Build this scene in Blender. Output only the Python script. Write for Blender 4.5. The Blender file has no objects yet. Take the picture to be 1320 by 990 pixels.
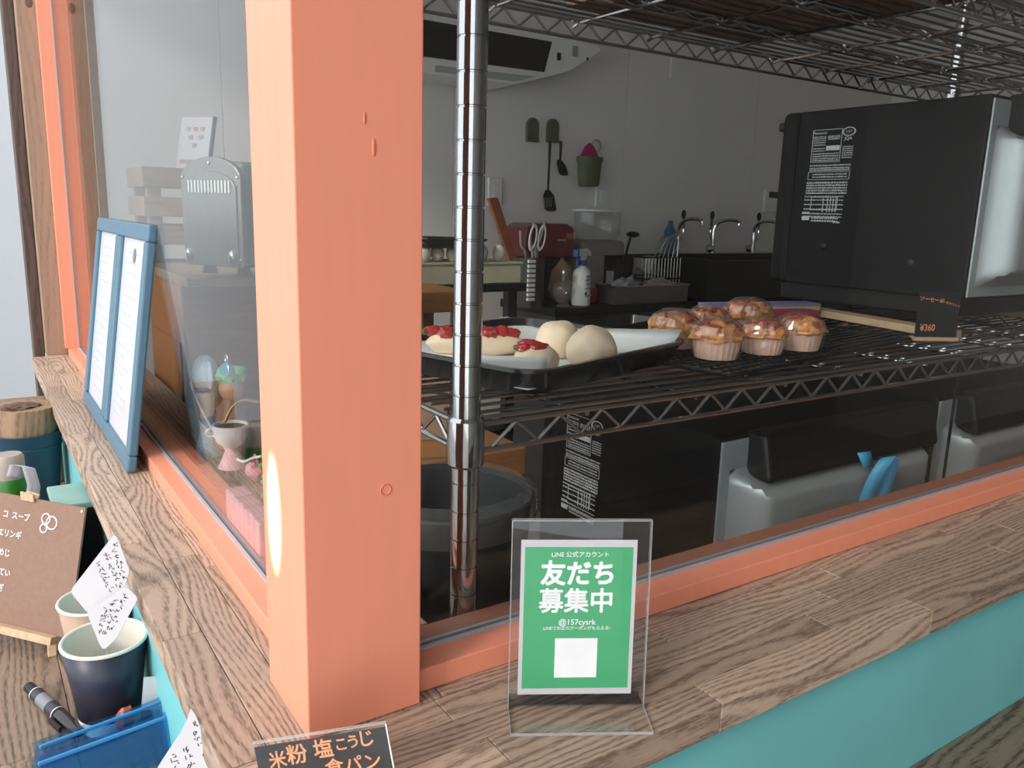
import bpy, bmesh, math, random
from mathutils import Vector, Matrix
from mathutils import noise as mnoise
random.seed(7)
SC = bpy.context.scene
COL = SC.collection
R = math.radians

# ------------------------------------------------------------------ camera
def cam_axes(yaw, pitch, roll):
    cy, sy, cp, sp = math.cos(yaw), math.sin(yaw), math.cos(pitch), math.sin(pitch)
    f = Vector((cp*cy, cp*sy, -sp)); r = Vector((sy, -cy, 0)); u = r.cross(f)
    c, s = math.cos(roll), math.sin(roll)
    return c*r + s*u, -s*r + c*u, f
CR, CU, CW = cam_axes(R(56.06741619), R(11.89506711), R(1.64727647))
FPX = 1049.33
CAM = Vector((-0.17509, -0.50941, 0.37736))
cd = bpy.data.cameras.new('camera'); cam = bpy.data.objects.new('camera', cd); COL.objects.link(cam)
cd.sensor_width = 36; cd.lens = FPX/1320*36; cd.clip_start = 0.01
M3 = Matrix((CR, CU, -CW)).transposed()
cam.matrix_world = Matrix.Translation(CAM) @ M3.to_4x4()
SC.camera = cam
def at(px, py, ax, v):
    d = CR*((px-660)/FPX) - CU*((py-495)/FPX) + CW
    i = 'xyz'.index(ax); t = (v-CAM[i])/d[i]
    return CAM + d*t

# ------------------------------------------------------------------ world and light
SC.view_settings.view_transform = 'Standard'; SC.view_settings.look = 'None'
SC.view_settings.gamma = 1; SC.view_settings.use_curve_mapping = False
SC.view_settings.exposure = 0.70
wd = bpy.data.worlds.new('sky'); SC.world = wd; wd.use_nodes = True
bg = wd.node_tree.nodes['Background']
bg.inputs[0].default_value = (0.91, 0.95, 1.0, 1); bg.inputs[1].default_value = 1.5
sl = bpy.data.lights.new('sun', 'SUN'); sl.energy = 1.2; sl.angle = R(12); sl.color = (1, .93, .85)
so = bpy.data.objects.new('sun', sl); COL.objects.link(so)
so.rotation_euler = Vector((0.80, 0.28, -0.42)).to_track_quat('-Z', 'Y').to_euler()

gl_ = bpy.data.lights.new('glint_spot', 'SPOT'); gl_.energy = 900; gl_.color = (1, .94, .84); gl_.spot_size = R(1.5); gl_.spot_blend = .35; gl_.shadow_soft_size = .005
go_ = bpy.data.objects.new('glint_spot', gl_); COL.objects.link(go_); go_.location = (-2.3, -.30, .75)     # added spot lamp standing in for sun flashing off a window outside
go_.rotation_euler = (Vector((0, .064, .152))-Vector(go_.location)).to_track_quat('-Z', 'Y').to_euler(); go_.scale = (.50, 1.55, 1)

# ------------------------------------------------------------------ materials
MATS = {}
def mat(name, col, rough=0.5, metal=0.0, var=0.06, scale=30, bump=0.0, spec=0.5, trans=0.0, alpha=1.0, emit=0, coat=0, stretch=(1, 1, 1)):
    if name in MATS: return MATS[name]
    m = bpy.data.materials.new(name); m.use_nodes = True; nt = m.node_tree; N = nt.nodes; L = nt.links
    p = N['Principled BSDF']
    tc = N.new('ShaderNodeTexCoord'); mp = N.new('ShaderNodeMapping'); mp.inputs['Scale'].default_value = stretch
    L.new(tc.outputs['Object'], mp.inputs[0])
    nz = N.new('ShaderNodeTexNoise'); nz.inputs['Scale'].default_value = scale; nz.inputs['Detail'].default_value = 4
    L.new(mp.outputs[0], nz.inputs['Vector'])
    cr = N.new('ShaderNodeValToRGB'); L.new(nz.outputs[0], cr.inputs[0])
    cr.color_ramp.elements[0].position = .3; cr.color_ramp.elements[1].position = .7
    cr.color_ramp.elements[0].color = tuple(max(0, c*(1-var)) for c in col)+(1,)
    cr.color_ramp.elements[1].color = tuple(min(1, c*(1+var)) for c in col)+(1,)
    L.new(cr.outputs[0], p.inputs['Base Color'])
    p.inputs['Roughness'].default_value = rough; p.inputs['Metallic'].default_value = metal
    p.inputs['Specular IOR Level'].default_value = spec
    if trans: p.inputs['Transmission Weight'].default_value = trans
    if coat: p.inputs['Coat Weight'].default_value = coat; p.inputs['Coat Roughness'].default_value = .08
    if alpha < 1: p.inputs['Alpha'].default_value = alpha
    if bump:
        b = N.new('ShaderNodeBump'); b.inputs['Strength'].default_value = bump; b.inputs['Distance'].default_value = .002
        L.new(nz.outputs[0], b.inputs['Height']); L.new(b.outputs[0], p.inputs['Normal'])
    MATS[name] = m; return m
def sheet(name, tint=(1, 1, 1), fmul=1.0, haze=0.0, hazecol=(.8, .8, .8), rough=0.0):
    """clear glass or plastic: fresnel mirror over see-through, optional milky film"""
    m = bpy.data.materials.new(name); m.use_nodes = True; nt = m.node_tree; N = nt.nodes; L = nt.links
    for n in list(N): N.remove(n)
    out = N.new('ShaderNodeOutputMaterial'); tr = N.new('ShaderNodeBsdfTransparent'); gl = N.new('ShaderNodeBsdfGlossy')
    tr.inputs[0].default_value = tint+(1,); gl.inputs['Roughness'].default_value = rough
    ge = N.new('ShaderNodeNewGeometry'); dt = N.new('ShaderNodeVectorMath'); dt.operation = 'DOT_PRODUCT'
    L.new(ge.outputs['Normal'], dt.inputs[0]); L.new(ge.outputs['Incoming'], dt.inputs[1])
    def mth(op, a, b=None):
        n_ = N.new('ShaderNodeMath'); n_.operation = op; n_.use_clamp = op == 'MULTIPLY_ADD'
        for i_, q_ in enumerate((a, b)):
            if q_ is None: continue
            if isinstance(q_, (int, float)): n_.inputs[i_].default_value = q_
            else: L.new(q_, n_.inputs[i_])
        return n_
    ab = mth('ABSOLUTE', dt.outputs['Value']); om = mth('SUBTRACT', 1.0, ab.outputs[0]); pw = mth('POWER', om.outputs[0], 5.0)
    mu = mth('MULTIPLY_ADD', pw.outputs[0], min(.96*fmul, 1)); mu.inputs[2].default_value = .04*fmul
    mx = N.new('ShaderNodeMixShader'); L.new(mu.outputs[0], mx.inputs[0])
    if haze:
        df = N.new('ShaderNodeBsdfDiffuse'); df.inputs[0].default_value = hazecol+(1,)
        nz = N.new('ShaderNodeTexNoise'); nz.inputs['Scale'].default_value = 60
        m2 = N.new('ShaderNodeMath'); m2.operation = 'MULTIPLY'; m2.inputs[1].default_value = haze*2
        L.new(nz.outputs[0], m2.inputs[0])
        hz = N.new('ShaderNodeMixShader'); L.new(m2.outputs[0], hz.inputs[0]); L.new(tr.outputs[0], hz.inputs[1]); L.new(df.outputs[0], hz.inputs[2])
        L.new(hz.outputs[0], mx.inputs[1])
    else: L.new(tr.outputs[0], mx.inputs[1])
    L.new(gl.outputs[0], mx.inputs[2]); L.new(mx.outputs[0], out.inputs[0])
    return m
def wood(name, light, dark, axis, grain=1.0, contrast=1.0, rough=.55):
    """laminated timber: growth bands along `axis`, dark pores, own offset and tone for each piece"""
    m = bpy.data.materials.new(name); m.use_nodes = True; nt = m.node_tree; N = nt.nodes; L = nt.links
    p = N['Principled BSDF']; p.inputs['Roughness'].default_value = rough
    tc = N.new('ShaderNodeTexCoord'); oi = N.new('ShaderNodeObjectInfo')
    off = N.new('ShaderNodeVectorMath'); off.operation = 'SCALE'; off.inputs[0].default_value = (13.1, 7.7, 3.3); L.new(oi.outputs['Random'], off.inputs['Scale'])
    add = N.new('ShaderNodeVectorMath'); L.new(tc.outputs['Object'], add.inputs[0]); L.new(off.outputs[0], add.inputs[1])
    def mapped(al, ac):
        mp = N.new('ShaderNodeMapping'); s = [ac, ac, ac]; s['xyz'.index(axis)] = al
        mp.inputs['Scale'].default_value = s; L.new(add.outputs[0], mp.inputs[0]); return mp
    big = N.new('ShaderNodeTexNoise'); big.inputs['Scale'].default_value = 1; big.inputs['Detail'].default_value = 1.2
    L.new(mapped(3.2*grain, 17*grain).outputs[0], big.inputs['Vector'])
    sep = N.new('ShaderNodeSeparateXYZ'); L.new(tc.outputs['Object'], sep.inputs[0])
    acr = {'x': 'Y', 'y': 'X', 'z': 'X'}[axis]
    ac_ = N.new('ShaderNodeMath'); ac_.operation = 'MULTIPLY'; L.new(sep.outputs[acr], ac_.inputs[0])
    fq = N.new('ShaderNodeMapRange'); fq.inputs[3].default_value = 2*math.pi*75*grain; fq.inputs[4].default_value = 2*math.pi*210*grain
    rf = N.new('ShaderNodeMath'); rf.operation = 'FRACT'; rm = N.new('ShaderNodeMath'); rm.operation = 'MULTIPLY'; rm.inputs[1].default_value = 7.31
    L.new(oi.outputs['Random'], rm.inputs[0]); L.new(rm.outputs[0], rf.inputs[0]); L.new(rf.outputs[0], fq.inputs[0]); L.new(fq.outputs[0], ac_.inputs[1])
    mul = N.new('ShaderNodeMath'); mul.operation = 'MULTIPLY_ADD'; mul.inputs[1].default_value = 62; L.new(big.outputs[0], mul.inputs[0]); L.new(ac_.outputs[0], mul.inputs[2])
    sn = N.new('ShaderNodeMath'); sn.operation = 'SINE'; L.new(mul.outputs[0], sn.inputs[0])
    pore = N.new('ShaderNodeTexNoise'); pore.inputs['Scale'].default_value = 1; pore.inputs['Detail'].default_value = 3
    L.new(mapped(90*grain, 620*grain).outputs[0], pore.inputs['Vector'])
    tone = N.new('ShaderNodeTexNoise'); tone.inputs['Scale'].default_value = 1; tone.inputs['Detail'].default_value = 2
    L.new(mapped(6*grain, 50*grain).outputs[0], tone.inputs['Vector'])
    a1 = N.new('ShaderNodeMath'); a1.operation = 'MULTIPLY_ADD'; a1.inputs[1].default_value = .19; L.new(sn.outputs[0], a1.inputs[0]); L.new(pore.outputs[0], a1.inputs[2])
    a = N.new('ShaderNodeMath'); a.operation = 'MULTIPLY_ADD'; a.inputs[1].default_value = .35; L.new(tone.outputs[0], a.inputs[0]); L.new(a1.outputs[0], a.inputs[2])
    cr = N.new('ShaderNodeValToRGB'); L.new(a.outputs[0], cr.inputs[0]); e = cr.color_ramp.elements
    e[0].position = .50; e[0].color = light+(1,); e[1].position = .50+.42/contrast; e[1].color = dark+(1,)
    k_ = e.new(.50+.22/contrast); k_.color = tuple(l_*.68+d_*.32 for l_, d_ in zip(light, dark))+(1,)
    hs = N.new('ShaderNodeHueSaturation'); L.new(cr.outputs[0], hs.inputs['Color'])
    mr = N.new('ShaderNodeMapRange'); mr.inputs[3].default_value = .82; mr.inputs[4].default_value = 1.15; L.new(oi.outputs['Random'], mr.inputs[0]); L.new(mr.outputs[0], hs.inputs['Value'])
    L.new(hs.outputs[0], p.inputs['Base Color'])
    b = N.new('ShaderNodeBump'); b.inputs['Strength'].default_value = .25; b.inputs['Distance'].default_value = .0006; b.invert = True
    L.new(a.outputs[0], b.inputs['Height']); L.new(b.outputs[0], p.inputs['Normal'])
    return m

ORANGE = mat('orange_paint', (.80, .28, .172), .45, var=.022, scale=14, bump=.05, stretch=(6, 6, .6))
TEAL = mat('teal_paint', (.16, .48, .49), .5, var=.04, scale=8)
SEAL = mat('grey_seal', (.38, .36, .38), .45)
CHROME = mat('chrome', (.50, .50, .52), .09, 1.0, var=.03)
WIRE = mat('chrome_wire', (.42, .42, .43), .25, 1.0, var=.05)
BLACK = mat('black_enamel', (.012, .012, .013), .22)
BLACKM = mat('black_matt', (.009, .009, .010), .5, spec=.15)
BLACKP = mat('black_plastic', (.012, .012, .013), .4, spec=.3)
GALV = mat('grey_steel', (.42, .46, .48), .34, .45, var=.05, scale=9)
STEEL = mat('steel', (.55, .55, .54), .28, 1.0)
WALLM = mat('white_wall', (.80, .78, .76), .55, var=.02, scale=4)
CEILM = mat('ceiling_white', (.8, .78, .75), .8, var=.02)
FLOORM = mat('floor_dark', (.32, .30, .28), .6, var=.15, scale=6)
WHITE = mat('white_plastic', (.78, .79, .78), .4, var=.02)
PAPER = mat('white_paper', (.50, .49, .51), .7, var=.02)
INK = mat('black_ink', (.03, .03, .035), .6)
CHALKO = mat('orange_chalk', (.80, .33, .16), .8, var=.2, scale=300)
CHALKW = mat('white_chalk', (.85, .83, .80), .8, var=.1, scale=300)
PRINT = mat('white_print', (.62, .63, .63), .6)
GLASS = sheet('window_glass', (.97, .98, .97))
ACRYL = sheet('clear_acrylic', (.985, .985, .985), .5, haze=.003)
ACRYLE = sheet('acrylic_edge', (.85, .87, .86), 1.5, haze=.25, hazecol=(.85, .85, .84))
FILM = sheet('cling_film', (.98, .97, .96), 2.6, haze=.05, hazecol=(.9, .88, .86), rough=.07)
CLEARP = sheet('clear_plastic', (.95, .96, .96), 1.3, haze=.06, rough=.05)
BLUEP = sheet('blue_plastic', (.62, .80, .95), .8, haze=.05, hazecol=(.12, .36, .70), rough=.12)
WOODX = wood('stave_wood_x', (.45, .325, .24), (.20, .135, .095), 'x')
WOODY = wood('stave_wood_y', (.45, .325, .24), (.20, .135, .095), 'y')
TABLEX = wood('table_wood_x', (.17, .135, .095), (.06, .045, .032), 'x', .7)
TABLEY = wood('table_wood_y', (.30, .20, .14), (.11, .075, .05), 'y', .7)
TIMBER = wood('brown_timber', (.34, .225, .155), (.25, .155, .10), 'z', .5, .6)
DTIMBER = wood('dark_timber', (.10, .06, .045), (.05, .03, .02), 'z', .6)
PINE = wood('pine', (.62, .44, .28), (.48, .32, .19), 'x', .7, .7)
PINEY = wood('pine_y', (.62, .44, .28), (.48, .32, .19), 'y', .7, .7)
CRATEW = wood('crate_wood', (.36, .25, .16), (.26, .17, .10), 'x', .5, .7)
BOARDW = wood('brown_board', (.22, .105, .065), (.12, .06, .04), 'x', .5, .7)
OBROWN = mat('orange_brown_wood', (.40, .17, .06), .5, var=.12, scale=20, stretch=(1, 8, 8))

# ------------------------------------------------------------------ mesh builder
class MB:
    def __init__(s): s.v = []; s.f = []
    def add(s, vs, fs):
        o = len(s.v); s.v += [tuple(v) for v in vs]; s.f += [tuple(i+o for i in f) for f in fs]; return s
    def box(s, x0, y0, z0, x1, y1, z1):
        return s.hexa([(x0, y0, z0), (x1, y0, z0), (x1, y1, z0), (x0, y1, z0)], [(x0, y0, z1), (x1, y0, z1), (x1, y1, z1), (x0, y1, z1)])
    def hexa(s, b, t):
        return s.add(list(b)+list(t), [(3, 2, 1, 0), (4, 5, 6, 7), (0, 1, 5, 4), (1, 2, 6, 5), (2, 3, 7, 6), (3, 0, 4, 7)])
    def cyl(s, p0, p1, r0, r1=None, n=12, caps=True):
        r1 = r0 if r1 is None else r1
        p0 = Vector(p0); p1 = Vector(p1); d = (p1-p0).normalized()
        a = d.orthogonal().normalized(); b = d.cross(a)
        vs = []
        for p, r in ((p0, r0), (p1, r1)):
            for i in range(n):
                t = 2*math.pi*i/n; vs.append(p+a*math.cos(t)*r+b*math.sin(t)*r)
        fs = [(i, (i+1) % n, n+(i+1) % n, n+i) for i in range(n)]
        if caps: fs += [tuple(range(n))[::-1], tuple(range(n, 2*n))]
        return s.add(vs, fs)
    def tube(s, pts, r, n=6, closed=False):
        pts = [Vector(p) for p in pts]; m = len(pts); vs = []; prev = None
        for i, p in enumerate(pts):
            q0 = pts[i-1] if (i or closed) else p; q1 = pts[(i+1) % m] if (i < m-1 or closed) else p
            d = (q1-q0).normalized()
            a = (prev - d*prev.dot(d)).normalized() if prev is not None and (prev - d*prev.dot(d)).length > 1e-6 else d.orthogonal().normalized()
            prev = a; b = d.cross(a); rr = r[i] if isinstance(r, (list, tuple)) else r
            for k in range(n):
                t = 2*math.pi*k/n; vs.append(p+a*math.cos(t)*rr+b*math.sin(t)*rr)
        fs = []
        for i in range(m if closed else m-1):
            j = (i+1) % m
            for k in range(n): fs.append((i*n+k, i*n+(k+1) % n, j*n+(k+1) % n, j*n+k))
        if not closed: fs += [tuple(range(n))[::-1], tuple(range((m-1)*n, m*n))]
        return s.add(vs, fs)
    def lathe(s, prof, n=24, c=(0, 0, 0), sx=1, sy=1, rot=0, caps=True):
        vs = []; m = len(prof)
        for r, z in prof:
            for i in range(n):
                t = 2*math.pi*i/n+rot; vs.append((c[0]+r*math.cos(t)*sx, c[1]+r*math.sin(t)*sy, c[2]+z))
        fs = [(j*n+i, j*n+(i+1) % n, (j+1)*n+(i+1) % n, (j+1)*n+i) for j in range(m-1) for i in range(n)]
        if caps and prof[0][0] > 1e-6: fs.append(tuple(range(n))[::-1])
        if caps and prof[-1][0] > 1e-6: fs.append(tuple(range((m-1)*n, m*n)))
        return s.add(vs, fs)
    def blob(s, c, r, nu=20, nv=12, amp=0.0, fr=20, flat=None, seed=0):
        vs = []; fs = []
        for j in range(nv+1):
            ph = math.pi*j/nv
            for i in range(nu):
                t = 2*math.pi*i/nu; d = Vector((math.sin(ph)*math.cos(t), math.sin(ph)*math.sin(t), -math.cos(ph)))
                k = 1+amp*mnoise.noise(d*fr*.1+Vector((seed*3.7, seed*1.3, seed)))
                q = Vector((d.x*r[0]*k, d.y*r[1]*k, d.z*r[2]*k))
                if flat is not None: q.z = max(q.z, flat)
                vs.append(Vector(c)+q)
        for j in range(nv):
            for i in range(nu): fs.append((j*nu+i, j*nu+(i+1) % nu, (j+1)*nu+(i+1) % nu, (j+1)*nu+i))
        return s.add(vs, fs)
    def prism(s, poly, d):
        """closed outline (3-D points, planar) pushed along vector d"""
        n = len(poly); d = Vector(d)
        vs = [Vector(p) for p in poly]; vs += [v+d for v in vs]
        return s.add(vs, [tuple(range(n))[::-1], tuple(range(n, 2*n))]+[(i, (i+1) % n, n+(i+1) % n, n+i) for i in range(n)])
    def grid(s, fn, nu, nv, thick=None):
        vs = [fn(i/nu, j/nv) for j in range(nv+1) for i in range(nu+1)]
        fs = [(j*(nu+1)+i, j*(nu+1)+i+1, (j+1)*(nu+1)+i+1, (j+1)*(nu+1)+i) for j in range(nv) for i in range(nu)]
        return s.add(vs, fs)
    def ring(s, c, R_, r, n=24, k=8, ax='z'):
        pts = []
        for i in range(n):
            t = 2*math.pi*i/n; a, b = math.cos(t)*R_, math.sin(t)*R_
            pts.append(Vector(c)+Vector({'z': (a, b, 0), 'y': (a, 0, b), 'x': (0, a, b)}[ax]))
        return s.tube(pts, r, k, True)
    def build(s, name, m, parent=None, bevel=0, smooth=False, solid=0, seg=2, sub=0, loc=None):
        me = bpy.data.meshes.new(name); me.from_pydata([tuple(v) for v in s.v], [], s.f); me.validate()
        bm = bmesh.new(); bm.from_mesh(me); bmesh.ops.recalc_face_normals(bm, faces=bm.faces); bm.to_mesh(me); bm.free()
        me.materials.append(m)
        if smooth:
            for p in me.polygons: p.use_smooth = True
            me.set_sharp_from_angle(angle=R(40))
        o = bpy.data.objects.new(name, me); COL.objects.link(o)
        if loc is not None: o.location = loc
        if parent: o.parent = parent
        if solid:
            md = o.modifiers.new('solid', 'SOLIDIFY'); md.thickness = solid; md.offset = 0
        if bevel:
            md = o.modifiers.new('bevel', 'BEVEL'); md.width = bevel; md.segments = seg; md.limit_method = 'ANGLE'; md.angle_limit = R(35)
        if sub:
            md = o.modifiers.new('sub', 'SUBSURF'); md.levels = sub; md.render_levels = sub
        return o
def tag(o, label, cat=None, group=None, kind=None):
    o['label'] = label
    if cat: o['category'] = cat
    if group: o['group'] = group
    if kind: o['kind'] = kind
    return o
def struct(o, label=None):
    o['kind'] = 'structure'
    if label: o['label'] = label
    return o
def thing(name, label, cat, loc=(0, 0, 0), rz=0, group=None):
    o = bpy.data.objects.new(name, None); COL.objects.link(o); o.empty_display_size = .02
    o.location = loc; o.rotation_euler = (0, 0, rz)
    return tag(o, label, cat, group)
def copy_tree(o, parent=None):
    c = o.copy(); COL.objects.link(c); c.parent = parent
    for ch in list(o.children): copy_tree(ch, c)
    return c
def text(body, size, org, right, up, m, parent, name='lettering', bold=0, align='CENTER', sx=1.0, lift=.0004, spacing=1.0):
    """flat lettering on a surface; org in the parent's space"""
    c = bpy.data.curves.new('lettering', 'FONT'); c.body = body; c.size = size; c.align_x = align; c.align_y = 'CENTER'; c.offset = 0.0
    c.space_character = spacing; c.resolution_u = 3
    t = bpy.data.objects.new('lettering_source', c); COL.objects.link(t); bpy.context.view_layer.update()
    me = bpy.data.meshes.new_from_object(t.evaluated_get(bpy.context.evaluated_depsgraph_get()))
    bpy.data.objects.remove(t); bpy.data.curves.remove(c)
    right = Vector(right).normalized(); up = Vector(up).normalized(); n = right.cross(up).normalized()
    X = Matrix((right*sx, up, n)).transposed().to_4x4(); X.translation = Vector(org)+n*lift
    if bold:
        bm = bmesh.new(); bm.from_mesh(me); geo = bm.verts[:]+bm.edges[:]+bm.faces[:]
        for k in range(8):
            d = bmesh.ops.duplicate(bm, geom=geo); t_ = k*math.pi/4
            bmesh.ops.translate(bm, verts=[e for e in d['geom'] if isinstance(e, bmesh.types.BMVert)], vec=(bold*size*math.cos(t_), bold*size*math.sin(t_), .00002*(k+1)))
        bm.to_mesh(me); bm.free()
    me.transform(X); me.materials.clear(); me.materials.append(m)
    o = bpy.data.objects.new(name, me); COL.objects.link(o); o.parent = parent
    return o
def V(*a): return Vector(a)

# ================================================================== the setting
YW = 2.55                       # kitchen back wall
HEAD = 1.12                     # window head
w = struct(MB().box(.1, YW+.006, -.95, 4.6, YW+.1, 1.5).build('wall_back', WALLM), 'white panelled kitchen wall at the back')
for i, (x0, x1) in enumerate(((.1, .627), (.627, 1.557), (1.557, 2.487), (2.487, 3.40), (3.40, 4.6))):
    MB().box(x0+.0015, YW, -.95, x1-.0015, YW+.008, 1.5).build('wall_panel', WALLM, w, bevel=.001)
struct(MB().box(4.6, .09, -.95, 4.7, YW+.1, 1.5).build('wall_right', WALLM))
struct(MB().box(.0, -.0, 1.5, 4.7, YW+.1, 1.6).build('ceiling', CEILM))
struct(MB().box(-4, -4, -1.05, 4.7, 4, -.95).build('floor', FLOORM))
struct(MB().box(.01, 0.02, HEAD, .09, 1.78, 1.5).build('wall_left', WALLM), 'white wall above the left window')
struct(MB().box(.0, 0.01, HEAD, 4.6, .09, 1.5).build('wall_front', WALLM), 'white wall above the right window')
struct(MB().box(.0, 1.842, HEAD, .1, YW+.1, 1.5).build('wall_left', WALLM), 'white wall above the side opening added to let daylight in')  # the gap below is added so daylight reaches the back wall
struct(MB().box(.0, YW-.02, -.95, .099, YW+.1, HEAD).build('wall_left', WALLM), 'reveal of the added daylight opening at the back wall')
struct(MB().box(.0, .0, -.95, .09, 1.8, -.03).build('wall_left', WALLM), 'wall under the left window')
struct(MB().box(.0, .0, -.95, 4.6, .09, -.03).build('wall_front', WALLM), 'wall under the right window')
OUTW = mat('outside_grey_wall', (.42, .44, .46), .7, var=.02, scale=3)
struct(MB().box(-2.2, 3.3, -.95, .6, 3.4, 1.6).build('wall_far', OUTW), 'pale blue grey wall beyond the left counter')
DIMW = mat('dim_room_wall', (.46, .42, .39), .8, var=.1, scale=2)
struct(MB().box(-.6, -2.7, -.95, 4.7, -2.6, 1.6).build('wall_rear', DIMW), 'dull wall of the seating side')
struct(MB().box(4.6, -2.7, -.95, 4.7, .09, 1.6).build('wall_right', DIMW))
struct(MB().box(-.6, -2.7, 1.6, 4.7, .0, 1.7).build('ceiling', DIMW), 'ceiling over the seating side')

# corner post
post = struct(MB().box(0, 0, 0.0, .09, .09, 1.5).build('trim_1', ORANGE, bevel=.0012), 'orange painted square corner post between the two windows')
KNOT = mat('paint_knot', (.66, .19, .10), .5)
for px, py, a, b in ((482, 190, .0015, .006), (497, 631, .004, .004), (470, 152, .001, .004)):
    q = at(px, py, 'y', 0)
    if b > .0039 and a > .003: MB().ring((q.x, -.0002, q.z), a, .0005, 16, 5, 'y').build('knot', KNOT, post)
    else: MB().blob((q.x, -.0001, q.z), (a, .0006, b), 10, 6).build('knot', KNOT, post)

# right window
w1 = bpy.data.objects.new('window_1', None); COL.objects.link(w1); struct(w1, 'right window with orange frame showing the wire shelf')
MB().box(.09, .0133, .0, 3.6, .0425, .0195).build('bottom_rail', ORANGE, w1, bevel=.001)
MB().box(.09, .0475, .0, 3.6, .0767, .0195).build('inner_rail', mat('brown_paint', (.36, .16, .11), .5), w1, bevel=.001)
MB().box(.0965, .0395, .010, 3.59, .0428, .0222).build('glazing_seal', SEAL, w1)
MB().box(.0965, .0472, .010, 3.59, .0505, .0222).build('glazing_seal', SEAL, w1)
MB().box(.09, .0133, .0195, .0965, .0767, HEAD-.02).build('jamb', ORANGE, w1, bevel=.0008)
MB().box(3.59, .0133, .0, 3.66, .0767, HEAD).build('jamb', ORANGE, w1, bevel=.0008)
MB().box(.09, .0133, HEAD-.02, 3.6, .0767, HEAD).build('head_rail', ORANGE, w1, bevel=.001)
tag(MB().box(.0966, .0432, .0196, 3.589, .0468, HEAD-.0205).build('glass_pane', GLASS, w1), 'large clear glass pane')
# left window
w2 = bpy.data.objects.new('window_2', None); COL.objects.link(w2); struct(w2, 'left window with orange frame along the counter')
YE = 1.75
MB().box(.0185, .09, .0, .0425, YE, .0195).build('bottom_rail', ORANGE, w2, bevel=.001)
MB().box(.0475, .09, .0, .085, YE, .0195).build('inner_rail', ORANGE, w2, bevel=.001)
MB().box(.0395, .0905, .010, .0428, YE, .0222).build('glazing_seal', SEAL, w2)
MB().box(.0472, .0905, .010, .0505, YE, .0222).build('glazing_seal', SEAL, w2)
MB().box(.0125, YE-.012, .0195, .0425, YE+.01, HEAD).build('jamb', ORANGE, w2, bevel=.001)
MB().box(.0475, YE-.012, .0195, .082, YE+.01, HEAD).build('jamb', ORANGE, w2, bevel=.001)
MB().box(.0413, YE-.0135, .0195, .0432, YE, HEAD).build('glazing_seal', SEAL, w2)
MB().box(.0468, YE-.0135, .0195, .0487, YE, HEAD).build('glazing_seal', SEAL, w2)
MB().box(.0125, .09, HEAD-.02, .085, YE, HEAD).build('head_rail', ORANGE, w2, bevel=.001)
tag(MB().box(.0433, .091, .0196, .0467, YE-.001, HEAD-.0205).build('glass_pane', GLASS, w2), 'clear glass pane')
fp = struct(MB().box(-.028, YE+.011, .0, .112, YE+.09, 1.5).build('trim_2', TIMBER, bevel=.002), 'bare brown timber post at the far end of the left window')
struct(MB().box(-.052, YE+.05, -.95, -.0285, YE+.12, 1.5).build('trim_3', DTIMBER, bevel=.002), 'dark brown timber strip outside the far post')
KN = mat('wood_knot', (.12, .07, .045), .6)
for px, py in ((37, 3), (93, 10)):
    q = at(px, py, 'y', YE+.011); MB().blob((q.x, YE+.011, q.z), (.008, .001, .012), 12, 6).build('knot', KN, fp)

# counter: every stave a piece
def stave_rows(parent, axis, rows, a0, a1, z0, z1, m, lens, bev=.0008, gap=.0003):
    for k, (c0, c1) in enumerate(rows):
        a = a0; first = True
        while a < a1-1e-4:
            l = random.uniform(*lens)*(random.uniform(.3, 1) if first else 1); first = False
            b = min(a1, a+l)
            if a1-b < .06: b = a1
            la, lc, lz = (b-a)/2-gap, (c1-c0)/2-gap, (z1-z0)/2
            h = (la, lc, lz) if axis == 'x' else (lc, la, lz)
            dz = random.uniform(-.0002, .0002)
            loc = ((a+b)/2, (c0+c1)/2, (z0+z1)/2+dz) if axis == 'x' else ((c0+c1)/2, (a+b)/2, (z0+z1)/2+dz)
            MB().box(-h[0], -h[1], -h[2], h[0], h[1], h[2]).build('stave', m, parent, bevel=bev, loc=loc)
            a = b
def rows(a, b, n): return [(a+(b-a)*i/n, a+(b-a)*(i+1)/n) for i in range(n)]
XF, YF = -.061, -.1236
cR = thing('counter_top', 'brown laminated timber counter running right under the wide window', 'counter')
stave_rows(cR, 'x', rows(YF, -.0003, 4), XF, 3.6, -.027, -.0003, WOODX, (.22, .45))
stave_rows(cR, 'x', rows(.0003, .078, 2), .1105, 3.6, -.027, -.0003, WOODX, (.3, .5))
cL = thing('counter_top', 'brown laminated timber counter running left past the blue frames', 'counter')
stave_rows(cL, 'y', rows(XF, .11, 5), .0003, YE+.01, -.027, -.0003, WOODY, (.22, .42))
stave_rows(cL, 'y', rows(.1103, .155, 1), .1103, YE+.01, -.027, -.0003, WOODY, (.3, .5))
# teal panels below
struct(MB().box(-.041, -.1036, -.95, 3.6, -.09, -.0275).build('trim_4', TEAL), 'teal painted panel under the right counter')
struct(MB().box(-.041, -.0895, -.95, -.028, YE, -.0275).build('trim_5', TEAL), 'teal painted panel under the left counter')
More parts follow.
